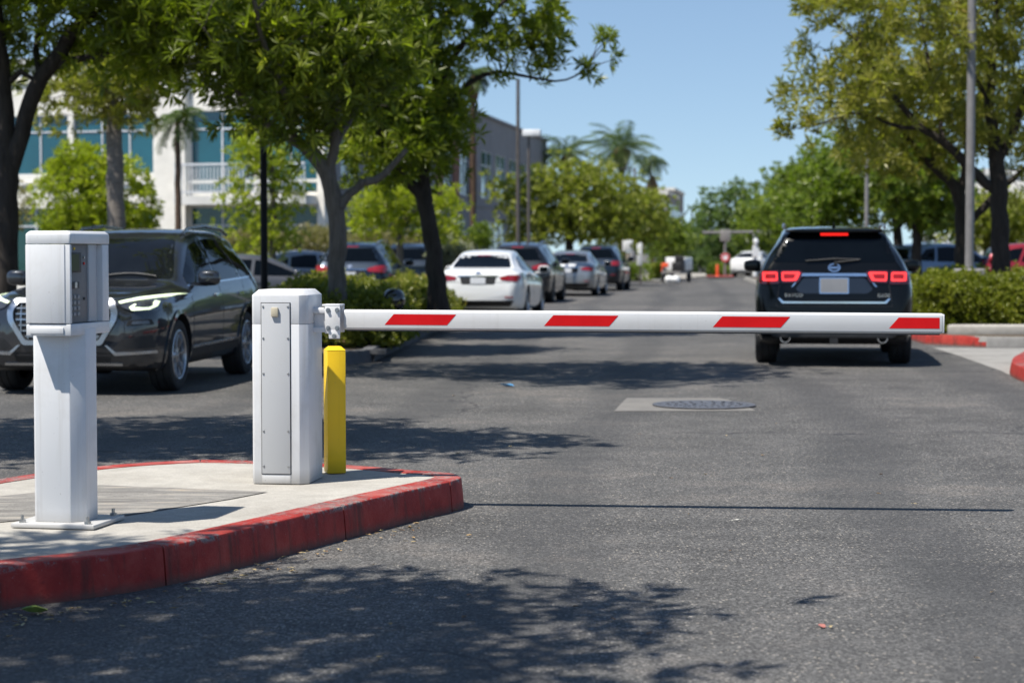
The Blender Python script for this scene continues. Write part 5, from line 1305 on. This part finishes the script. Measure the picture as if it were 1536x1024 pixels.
slab_building(945, 1000, 205, zz(292, 205), 20, 'pale grey building far down the road behind the left trees', MAT['wall_grey'], 3)
slab_building(988, 1010, 240, zz(286, 240), 22, 'slim grey building at the very end of the road', MAT['wall_grey'], 2)
slab_building(1475, 1640, 120, zz(262, 120), 16, 'cream building glimpsed through the trees at the right edge', MAT['wall_cream'], 6)
# white pergola on the right
pg = empty('pergola', (xat(1415, 84), 84, 0), R(-4), 'white flat topped pergola behind the right parking lot', 'pergola')
b = MB(); b.box((0, 0, zz(356, 84)), (2.0, 1.4, .28)); b.box((.9, -.2, zz(366, 84)), (2.2, 1.2, .16)); b.build('roof', MAT['white_paint'], pg, .02)
for x in (-.8, .05, .85, 1.8):
    b = MB(); b.box((x, -.5, zz(356, 84) / 2), (.26, .26, zz(356, 84))); b.build('post', MAT['white_paint'], pg, .01)
b = MB(); b.box((.2, .5, .75), (4.4, .12, 1.1)); b.build('low_panel', MAT['wall_trim'], pg, .01)

# ------------------------------------------------------------------ street trees, left
GT = 'broadleaf street trees on the left'
Y = 27.2
tree('street_tree', (xat(505, Y), Y, .14), [
    pxl(Y, (505, 470, .14), (506, 400, .125), (506, 350, .118), (503, 300, .125), (493, 265, .11), (470, 232, .10), (435, 205, .08), (395, 180, .06), (350, 130, .045)),
    pxl(Y, (506, 312, .085), (522, 292, .062), (545, 276, .056), (575, 262, .05), (610, 225, .035)),
    pxl(Y, (494, 268, .09), (498, 225, .07), (505, 170, .06), (500, 90, .045), (510, 0, .03)),
    pxl(Y, (440, 208, .06), (430, 150, .05, -.6), (400, 80, .04, -1.2), (380, 0, .03, -1.6)),
    pxl(Y, (498, 225, .05), (530, 170, .045, .8), (560, 110, .03, 1.4))],
    pxe(Y, (330, 70, 95, 70, 1.6, -.6), (430, 55, 110, 85, 1.9), (400, 140, 90, 62, 1.4, -.4), (290, 20, 90, 75, 1.6), (500, 90, 80, 90, 1.6, .4), (470, 165, 60, 45, 1.0), (560, 60, 60, 60, 1.2), (420, -70, 160, 60, 1.6), (300, -130, 220, 70, 1.6, -5), (560, -110, 190, 60, 2.2, -5), (740, -130, 130, 50, 1.9, -5.2), (850, -120, 80, 36, 1.0, -4.2), (600, -140, 130, 45, 1.2, -7), (560, -110, 190, 60, 2.2, -5), (740, -130, 130, 50, 1.9, -5.2), (640, -135, 150, 45, 1.6, -6.2)),
    'street tree with its trunk forking just behind the barrier cabinet', 'tree', L['street'], MAT['bark_grey'], GT, 11, 640, 6, 14, .205, .040, clump=.23, shell=.55, spread=(.55, 1.4))
Y = 33.0
tree('street_tree', (xat(657, Y), Y, .14), [
    pxl(Y, (657, 470, .17), (655, 420, .15), (647, 360, .138), (638, 305, .13), (622, 280, .10), (600, 265, .085), (572, 240, .06), (545, 200, .04)),
    pxl(Y, (638, 305, .13), (636, 262, .10), (640, 205, .085), (652, 140, .07), (648, 60, .05), (640, -40, .03)),
    pxl(Y, (642, 195, .06), (668, 160, .05), (705, 125, .042), (745, 108, .034), (790, 113, .026), (832, 122, .018), (862, 114, .014), (884, 96, .010), (905, 66, .007)),
    pxl(Y, (650, 145, .05), (690, 70, .045), (740, 20, .035), (790, -40, .02)),
    pxl(Y, (610, 270, .05), (575, 215, .045, -1), (560, 150, .03, -1.4))],
    pxe(Y, (600, 130, 82, 85, 1.8), (590, 215, 88, 48, 1.7, -.3), (648, 190, 44, 62, 1.3), (610, 30, 70, 70, 1.8), (640, -80, 130, 50, 1.6), (560, 100, 60, 70, 1.4)),
    'street tree with a leaning dark trunk and one long thin branch reaching right', 'tree', L['street'], MAT['bark_dark'], GT, 12, 300, 6, 14, .215, .042, clump=.25, shell=.55, spread=(.55, 1.4), airy=(pxe(Y, (700, 55, 85, 60, 1.4), (780, 30, 66, 48, 1.2), (755, 105, 55, 22, .8), (800, 75, 40, 42, .8), (690, 0, 90, 40, 1.2), (820, 15, 34, 30, .6)), 70, 4))
# sparse rosettes on the end of the long branch belong to the same crown
rt = [o for o in SC.objects if o.name.startswith('street_tree')][-1]
rng_ = np.random.default_rng(5); tips = np.array([np.array(pt(x, y, 33.0)) - np.array(rt.location) for x, y in ((900, 54), (920, 50), (880, 98), (893, 106), (921, 89))])
P_ = np.repeat(tips, 4, 0) + rng_.normal(0, .07, (len(tips) * 4, 3))
V_, F_, t_ = leaves(rng_, P_, rng_.normal(0, 1, P_.shape) + np.array([.3, 0, .6]), 13, .20, .04, (.4, 1.4), 0, rng_.uniform(.1, .8, len(P_)))
mesh_np('branch_end_leaves', V_, F_, L['street'], rt, t_)
tb = MB()
for q in tips: j = pt(884, 96, 33.0); tb.tube([Vector(j) - rt.location, (Vector(j) - rt.location).lerp(Vector(q), .5) + Vector((0, 0, -.03)), Vector(q)], [.012, .008, .004], 5)
tb.build('branch_end_twigs', MAT['bark_dark'], rt)

Y = 27.0
tree('street_tree', (xat(4, Y), Y, 0), [
    pxl(Y, (2, 540, .21), (5, 430, .19), (7, 340, .17), (10, 270, .16), (8, 190, .12), (0, 90, .11), (-10, -30, .09), (-30, -200, .05)),
    pxl(Y, (10, 275, .12), (24, 225, .12), (45, 155, .115), (72, 98, .105), (108, 52, .095), (150, 5, .08), (200, -60, .05)),
    pxl(Y, (74, 97, .06), (105, 92, .05), (150, 82, .045), (200, 62, .035), (250, 40, .022)),
    pxl(Y, (62, 118, .05), (55, 62, .045, .6), (85, 10, .04, 1.0), (95, -60, .03, 1.3)),
    pxl(Y, (8, 130, .05), (30, 110, .04), (60, 128, .02))],
    pxe(Y, (190, 20, 70, 55, 1.5), (120, -50, 120, 70, 2.0), (250, 55, 55, 45, 1.1), (215, 95, 45, 30, .8), (40, -90, 160, 90, 2.6), (20, 60, 26, 50, .8, .5), (95, 65, 45, 35, .9, .6), (280, -60, 100, 60, 1.8), (-80, 0, 70, 90, 2.0), (160, 70, 55, 35, .9)),
    'dark trunked street tree at the far left edge with a branch slanting up right', 'tree', L['street'], MAT['bark_dark'], GT, 13, 280, 6, 14, .205, .040, clump=.25, shell=.45, spread=(.55, 1.4))
# two more of the row stand just outside the frame; their shade lies on the road and the island
for k, (x, y, sd, ells) in enumerate(((-6.6, 13.0, 14, [(-4.6, 12.9, 5.6, 2.0, 1.15, 1.0), (-5.6, 13.6, 6.4, 2.2, 1.4, 1.1), (-7.4, 12.6, 5.8, 1.9, 1.5, 1.1), (-3.2, 13.1, 5.3, 1.2, .9, .7), (-2.7, 12.9, 5.3, .8, .6, .5)]),
                              (-5.6, 5.9, 15, [(-3.6, 5.9, 5.2, 1.6, 1.0, .9), (-4.9, 5.6, 5.8, 1.8, 1.1, 1.1), (-2.5, 6.1, 5.0, 1.0, .65, .55), (-6.4, 6.1, 5.6, 1.6, 1.2, 1.0), (-3.0, 4.8, 5.4, 1.3, .7, .7)]))):
    z = ells[0][2]
    tree('street_tree', (x, y, 0), [[(Vector((x, y, 0)), .2), (Vector((x + .05, y, 1.6)), .17), (Vector((x + .25, y, 2.9)), .15), (Vector((x + .9, y - .1, z - .9)), .10), (Vector((x + 1.8, y - .1, z - .1)), .06)],
        [(Vector((x + .25, y, 2.9)), .11), (Vector((x - .1, y + .2, 4.2)), .08), (Vector((x - .3, y + .2, z + .4)), .04)]],
        ells, ['street tree left of the frame whose shade falls across the lane behind the island', 'nearest street tree left of the frame whose shade dapples the foreground asphalt'][k], 'tree', L['street'], MAT['bark_dark'], GT, sd, (330, 235)[k], (8, 6)[k], 10, .20, .06, clump=.27, shell=.2, spread=(.75, 1.35))

# ------------------------------------------------------------------ middle distance, left
Y = 42.0
tree('ringed_trunk_tree', (xat(174, Y), Y, 0), [pxl(Y, (175, 480, .20), (174, 330, .185), (172, 250, .175), (171, 195, .17), (168, 150, .12), (150, 110, .06)), pxl(Y, (171, 190, .08), (195, 150, .06), (215, 115, .03)), pxl(Y, (170, 170, .07), (135, 150, .05), (100, 140, .03))],
    pxe(Y, (120, 145, 58, 42, 1.2), (170, 120, 70, 45, 1.4), (195, 172, 30, 32, .8), (80, 175, 18, 16, .4), (215, 100, 50, 40, 1.0), (70, 130, 30, 20, .6)), 'tree on a straight ringed grey trunk in front of the teal windows', 'tree', L['olive'], MAT['bark_palm'], None, 21, 120, 7, 9, .19, .05, clump=.26)
palm('palm_tree', (xat(268, 66), 66, 0), zz(185, 66), 'slim small palm before the cream pilaster between the window bays', L['palm'], MAT['bark_brown'], 31, 26, 1.15, .12, None, False)
bush('bush', pxe(52, (140, 290, 70, 60, 1.3), (95, 300, 50, 60, 1.0), (185, 290, 45, 55, 1.0), (120, 250, 45, 36, .8), (210, 315, 28, 38, .6), (150, 345, 80, 50, 1.2)), 'big lime green bush in front of the teal windows', 'bush', L['lime'], None, 41, 2600, 8, .17, .05, (xat(140, 52), 52, 0))
bush('bush', pxe(56, (20, 310, 26, 36, .8), (-20, 320, 40, 50, 1.0)), 'brownish bush at the left edge beside the dark trunk', 'bush', L['dry'], None, 42, 500, 7, .15, .04, (xat(10, 56), 56, 0))
Y = 50
tree('young_tree', (xat(411, Y), Y, 0), [pxl(Y, (411, 450, .08), (410, 350, .07), (409, 270, .05), (405, 215, .03)), pxl(Y, (409, 290, .04), (385, 262, .03), (360, 270, .015))],
    pxe(Y, (395, 225, 42, 36, .9), (420, 260, 28, 30, .6), (365, 280, 30, 20, .5), (395, 330, 38, 34, .8), (430, 300, 24, 18, .5), (350, 300, 24, 16, .4), (400, 360, 35, 25, .7)), 'young pale green tree behind the black lamp pole', 'tree', L['lime'], MAT['bark_grey'], None, 22, 120, 6, 8, .18, .05, clump=.25)
Y = 57
tree('young_tree', (xat(600, Y), Y, 0), [pxl(Y, (600, 440, .10), (600, 365, .09), (596, 335, .07), (580, 310, .04)), pxl(Y, (598, 340, .06), (625, 315, .04), (650, 300, .02))],
    pxe(Y, (570, 315, 40, 32, 1.0), (615, 312, 45, 34, 1.1), (660, 325, 30, 34, .8), (600, 290, 30, 18, .7), (545, 330, 20, 20, .5)), 'light green tree seen between the two street tree trunks', 'tree', L['lime'], MAT['bark_grey'], None, 23, 130, 7, 8, .19, .055, clump=.27)
bush('bush', pxe(66, (719, 352, 15, 16, .4), (719, 364, 17, 12, .4), (717, 340, 9, 9, .25)), 'small rounded green bush right of the palm trunk', 'bush', L['green'], None, 43, 420, 7, .13, .04, (xat(719, 66), 66, 0))
GH = 'dry hedges along the office building'
hedge('dry_hedge', hp((340, 60), (520, 60), (520, 63), (340, 63)), 0, zz(360, 61), 'dry yellow grass bank behind the grey sedan', L['dry'], 44, 160, .16, .04, cat='hedge', rough=.25, group=GH)
hedge('dry_hedge', hp((520, 64), (690, 64), (690, 67), (520, 67)), 0, zz(362, 65), 'dry yellow hedge row behind the dark blue SUV', L['dry'], 45, 120, .16, .04, cat='hedge', rough=.25, group=GH)
hedge('pale_hedge', hp((655, 58), (700, 58), (702, 61), (655, 61)), 0, zz(370, 59), 'pale silvery shrub left of the white sedan', L['pale'], 46, 300, .12, .04, cat='hedge', rough=.2, group=GH)
palm('palm_tree', (xat(710, 80), 80, 0), zz(118, 80), 'tall palm trunk against the shaded grey building wall, crown hidden by foliage', L['palm'], MAT['bark_brown'], 32, 34, 1.0, .125, None, True)

GM = 'yellow green trees along the far left of the road'
for k, (px, Y, els, sd, lab, nt) in enumerate((
    (855, 82, [(850, 300, 70, 52, 1.9), (800, 318, 48, 50, 1.5), (900, 300, 52, 50, 1.6), (770, 290, 28, 22, .8), (850, 268, 48, 24, 1.3), (815, 345, 55, 26, 1.3), (905, 340, 40, 28, 1.2)], 24, 'broad yellow green tree above the white sedan and silver sedan', 230),
    (935, 98, [(935, 305, 48, 42, 1.8), (960, 325, 45, 38, 1.6), (920, 340, 40, 30, 1.4), (960, 350, 40, 22, 1.2)], 25, 'yellow green tree right of the broad one, in front of the palm', 150),
    (1000, 112, [(985, 345, 30, 30, 1.4), (1010, 352, 24, 24, 1.2), (995, 368, 36, 18, 1.2)], 26, 'smallest yellow green tree in front of the far grey building', 90))):
    tree('roadside_tree', (xat(px, Y), Y, 0), [pxl(Y, (px, 377 + 1.42 * FPX / Y, .17), (px, 385, .15), (px - 2, 350, .13), (px - 14, 325, .07), (px - 28, 305, .03)), pxl(Y, (px - 2, 352, .10), (px + 16, 335, .07), (px + 32, 315, .03)), pxl(Y, (px - 2, 350, .09), (px + 1, 320, .06), (px + 4, 285, .03))],
        pxe(Y, *els), lab, 'tree', L['yellowgreen'] if k < 2 else L['green'], MAT['bark_dark'], GM, sd, nt, 8, 8, .24, .085, clump=.36)
palm('palm_tree', (xat(932, 132), 132, 0), zz(222, 132), 'large feathery palm standing above the yellow green trees', L['palm'], MAT['bark_palm'], 33, 60, 2.9, .22, None, True, .6, droop=.75)
palm('palm_tree', (xat(852, 128), 128, 0), zz(232, 128), 'palm half hidden behind the broad yellow green tree', L['palm'], MAT['bark_palm'], 34, 46, 2.4, .2, None, True, droop=.8)
palm('palm_tree', (xat(979, 150), 150, 0), zz(243, 150), 'small slender palm with a swollen brown skirt right of the large palm', L['palm'], MAT['bark_brown'], 35, 40, 1.6, .13, None, False, lean=-.25, droop=1.1)
sk = MB(); sk.lathe([(.12, -.75), (.42, -.3), (.46, .05), (.3, .5), (.1, .9)], 14); sk.build('dead_frond_skirt', MAT['dead_frond'], [o for o in SC.objects if o.name.startswith('palm_tree')][-1]).location = (-.05, 0, zz(281, 150))
for k, (px0, px1, Y, y, lab) in enumerate(((930, 975, 96, 398, 'low dark shrub bed at the road edge right of the parked cars'), (975, 1003, 101, 400, 'low yellow green shrub bed by the white cart'), (1062, 1092, 113, 399, 'small green shrub behind the far junction island'))):
    c0, c1 = xat(px0, Y), xat(px1, Y)
    bush('low_shrub', [((c0 * .7 + c1 * .3), Y, .35, (c1 - c0) * .35, .6, zz(y, Y) - .2), ((c0 * .3 + c1 * .7), Y, .35, (c1 - c0) * .35, .6, zz(y, Y) - .25)], lab, 'shrub', L['green'] if k != 1 else L['yellowgreen'], 'low shrubs near the far junction', 50 + k, 420, 7, .16, .06, ((c0 + c1) / 2, Y, 0))

# ------------------------------------------------------------------ far trees, centre and right
GF = 'dense trees beyond the far junction'
for k, (px, Y, els, sd, lab, mt) in enumerate((
    (1092, 128, [(1085, 330, 38, 48, 1.9), (1110, 320, 34, 40, 1.8), (1065, 350, 34, 36, 1.6), (1120, 360, 36, 30, 1.6), (1063, 300, 10, 10, .5), (1100, 290, 18, 16, .8), (1125, 285, 12, 12, .6)], 61, 'green tree in the middle beyond the far junction sign', 'far'),
    (1160, 120, [(1160, 320, 38, 45, 1.9), (1185, 290, 34, 40, 1.8), (1160, 360, 40, 30, 1.6), (1135, 345, 30, 30, 1.4), (1157, 262, 12, 14, .5)], 62, 'dark green tree just left of the black SUV roof', 'green'),
    (1035, 138, [(1035, 365, 32, 26, 1.5), (1050, 380, 34, 22, 1.5), (1010, 380, 30, 18, 1.3)], 63, 'low greyish tree mass at the end of the road', 'far'),
    (1130, 134, [(1130, 385, 55, 26, 2.0), (1080, 390, 45, 22, 1.6)], 64, 'low bushy tree behind the white sedan at the junction', 'far'))):
    tree('far_tree', (xat(px, Y), Y, 0), [pxl(Y, (px, 377 + 1.42 * FPX / Y, .18), (px, 380, .15), (px + 2, 345, .08), (px + 3, 310, .03)), pxl(Y, (px, 372, .08), (px - 16, 350, .05), (px - 22, 335, .02))],
        pxe(Y, *els), lab, 'tree', L[mt], MAT['bark_dark'], GF, sd, 150, 8, 7, .30, .12, clump=.42, zmin=.3)
GG = 'bright green trees behind the black SUV'
for k, (px, Y, els, sd, lab) in enumerate((
    (1347, 63, [(1290, 275, 62, 52, 1.8), (1240, 285, 50, 55, 1.7), (1330, 290, 50, 45, 1.5), (1210, 310, 40, 40, 1.3), (1270, 235, 45, 32, 1.3), (1250, 330, 55, 22, 1.4)], 65, 'bright green tree right above the black SUV roof'),
    (1375, 60, [(1370, 270, 50, 50, 1.6), (1400, 300, 36, 36, 1.2), (1350, 230, 45, 36, 1.3), (1390, 330, 30, 16, .8)], 66, 'bright green tree with a forked trunk right of the black SUV roof'),
    (1225, 92, [(1200, 300, 40, 46, 1.8), (1230, 265, 36, 36, 1.6), (1170, 335, 30, 30, 1.3), (1190, 262, 16, 14, .6), (1215, 345, 45, 26, 1.4)], 67, 'deep green tree behind the left side of the black SUV roof'),
    (1480, 74, [(1450, 340, 50, 30, 1.6), (1510, 330, 60, 36, 1.8), (1560, 340, 60, 40, 1.8)], 68, 'low light green tree behind the lamp pole on the right'))):
    tree('shade_tree', (xat(px, Y), Y, 0), [pxl(Y, (px, 377 + 1.42 * FPX / Y, .17), (px, 385, .15), (px - 1, 340, .13), (px - 14, 315, .07), (px - 40, 285, .03)), pxl(Y, (px - 1, 344, .09), (px + 12, 322, .06), (px + 26, 300, .03)), pxl(Y, (px - 1, 340, .08), (px - 3, 290, .05), (px - 5, 250, .03))],
        pxe(Y, *els), lab, 'tree', L['green'] if k != 3 else L['yellowgreen'], MAT['bark_dark'], GG, sd, 210, 8, 8, .22, .085, clump=.33)

GO = 'olive green trees over the right hedge'
Y = 36.8
tree('olive_green_tree', (xat(1502, Y), Y, .1), [
    pxl(Y, (1503, 470, .20), (1502, 400, .18), (1500, 330, .165), (1497, 275, .16), (1491, 215, .12), (1484, 150, .09), (1490, 70, .07), (1500, -40, .04)),
    pxl(Y, (1497, 288, .11), (1478, 272, .10), (1450, 248, .09), (1415, 212, .08), (1380, 190, .07), (1345, 150, .055), (1310, 105, .04), (1285, 60, .025)),
    pxl(Y, (1494, 245, .09), (1512, 215, .08), (1525, 180, .07), (1545, 120, .05), (1560, 40, .03)),
    pxl(Y, (1380, 190, .05), (1350, 190, .04), (1310, 175, .03), (1270, 168, .018)),
    pxl(Y, (1415, 212, .05), (1405, 150, .045, .6), (1390, 80, .035, 1), (1380, 10, .02, 1.3)),
    pxl(Y, (1484, 150, .05), (1455, 100, .045), (1430, 40, .03))],
    pxe(Y, (1330, 120, 95, 80, 1.9), (1245, 130, 60, 58, 1.3), (1420, 70, 110, 90, 2.1), (1500, 110, 90, 85, 1.9), (1290, 40, 75, 50, 1.5), (1230, 20, 36, 26, .8), (1380, -40, 170, 70, 2.4), (1500, -30, 140, 80, 2.4), (1300, 200, 55, 36, 1.1), (1560, 60, 80, 110, 2.0), (1190, 135, 16, 20, .4), (1225, 85, 30, 28, .7), (1520, 200, 50, 45, 1.2), (1430, 190, 50, 36, 1.0)),
    'spreading olive green tree with the thick trunk at the right edge', 'tree', L['olive'], MAT['bark_dark'], GO, 16, 330, 5, 12, .21, .042, clump=.21, shell=.5, spread=(.6, 1.35))
rt = [o for o in SC.objects if o.name.startswith('olive_green_tree')][-1]
tips = np.array([np.array(pt(x, y, Y)) - np.array(rt.location) for x, y in ((1172, 196), (1186, 192), (1179, 205), (1214, 186), (1225, 190), (1166, 192), (1175, 130), (1196, 60), (1205, 10), (1212, 5))])
P_ = np.repeat(tips, 4, 0) + rng_.normal(0, .07, (len(tips) * 4, 3)); V_, F_, t_ = leaves(rng_, P_, rng_.normal(0, 1, P_.shape) + np.array([-.3, 0, .5]), 11, .17, .045, (.4, 1.3), 0, rng_.uniform(.1, .8, len(P_)))
mesh_np('branch_end_leaves', V_, F_, L['olive'], rt, t_)
tb = MB(); j = pt(1275, 168, Y) - Vector(rt.location)
for q in (pt(1172, 196, Y), pt(1214, 187, Y)): q = q - Vector(rt.location); tb.tube([j, j.lerp(q, .5) + Vector((0, 0, -.08)), q], [.02, .012, .005], 5)
tb.build('branch_end_twigs', MAT['bark_dark'], rt)
Y = 41.0
tree('olive_green_tree', (xat(1446, Y), Y, .1), [
    pxl(Y, (1447, 450, .19), (1446, 400, .175), (1444, 345, .165), (1439, 295, .15), (1425, 270, .11), (1400, 250, .09), (1375, 225, .07), (1350, 190, .045), (1330, 150, .03)),
    pxl(Y, (1439, 297, .10), (1448, 262, .09), (1452, 210, .075), (1440, 140, .06), (1430, 50, .03)),
    pxl(Y, (1446, 348, .10), (1462, 325, .085), (1485, 300, .08), (1520, 268, .06), (1560, 230, .03)),
    pxl(Y, (1400, 250, .05), (1395, 215, .04), (1370, 160, .025))],
    pxe(Y, (1360, 215, 70, 42, 1.5), (1310, 230, 50, 32, 1.2), (1440, 225, 55, 46, 1.3), (1400, 150, 100, 70, 2.0), (1480, 170, 70, 70, 1.7), (1300, 170, 60, 50, 1.5), (1550, 240, 50, 50, 1.4), (1360, 80, 110, 70, 2.2), (1270, 195, 30, 30, .8)),
    'olive green tree whose trunk stands just left of the tall grey lamp pole', 'tree', L['olive'], MAT['bark_dark'], GO, 17, 210, 5, 12, .21, .044, clump=.23, shell=.5, spread=(.6, 1.35))

# ------------------------------------------------------------------ light, sky, camera
sv = Vector((-.45, -.33, 1.04)).normalized()
sun = bpy.data.lights.new('sun', 'SUN'); sun.energy = 4.5; sun.angle = R(.53); sun.color = (1.0, .955, .88)
so = bpy.data.objects.new('sun', sun); COL.objects.link(so); so.rotation_euler = sv.to_track_quat('Z', 'Y').to_euler(); so.location = (-20, -12, 50)
w = bpy.data.worlds.new('World'); SC.world = w; w.use_nodes = True
sk = w.node_tree.nodes.new('ShaderNodeTexSky'); sk.sky_type = 'NISHITA'; sk.sun_disc = False
sk.sun_elevation = math.asin(sv.z); sk.sun_rotation = math.atan2(sv.x, sv.y) % (2 * math.pi); sk.air_density = 1.0; sk.dust_density = 0.0; sk.ozone_density = 2.2; sk.altitude = 50
tcw = w.node_tree.nodes.new('ShaderNodeTexCoord'); vaw = w.node_tree.nodes.new('ShaderNodeVectorMath'); vaw.inputs[1].default_value = (0, 0, .08); vnw = w.node_tree.nodes.new('ShaderNodeVectorMath'); vnw.operation = 'NORMALIZE'
w.node_tree.links.new(tcw.outputs['Generated'], vaw.inputs[0]); w.node_tree.links.new(vaw.outputs[0], vnw.inputs[0]); w.node_tree.links.new(vnw.outputs[0], sk.inputs[0])
bgd = w.node_tree.nodes['Background']; bgd.inputs[1].default_value = .088; w.node_tree.links.new(sk.outputs[0], bgd.inputs[0])
cam = bpy.data.cameras.new('camera'); cam.sensor_width = 36; cam.lens = FPX / 1536 * 36; cam.clip_start = .1; cam.clip_end = 4000
cam.dof.use_dof = True; cam.dof.focus_distance = 10.6; cam.dof.aperture_fstop = 3.0; cam.dof.aperture_blades = 0
co = bpy.data.objects.new('camera', cam); COL.objects.link(co); co.location = (0, 0, HCAM); co.rotation_euler = (R(90) - TILT, 0, 0); SC.camera = co
SC.view_settings.view_transform = 'Standard'; SC.view_settings.look = 'None'; SC.view_settings.gamma = 1; SC.view_settings.use_curve_mapping = False; SC.view_settings.exposure = 0.6
SC.render.engine = 'CYCLES'; SC.cycles.use_denoising = True; SC.cycles.max_bounces = 6; SC.cycles.diffuse_bounces = 3; SC.cycles.transparent_max_bounces = 4
SC.cycles.sample_clamp_indirect = 8
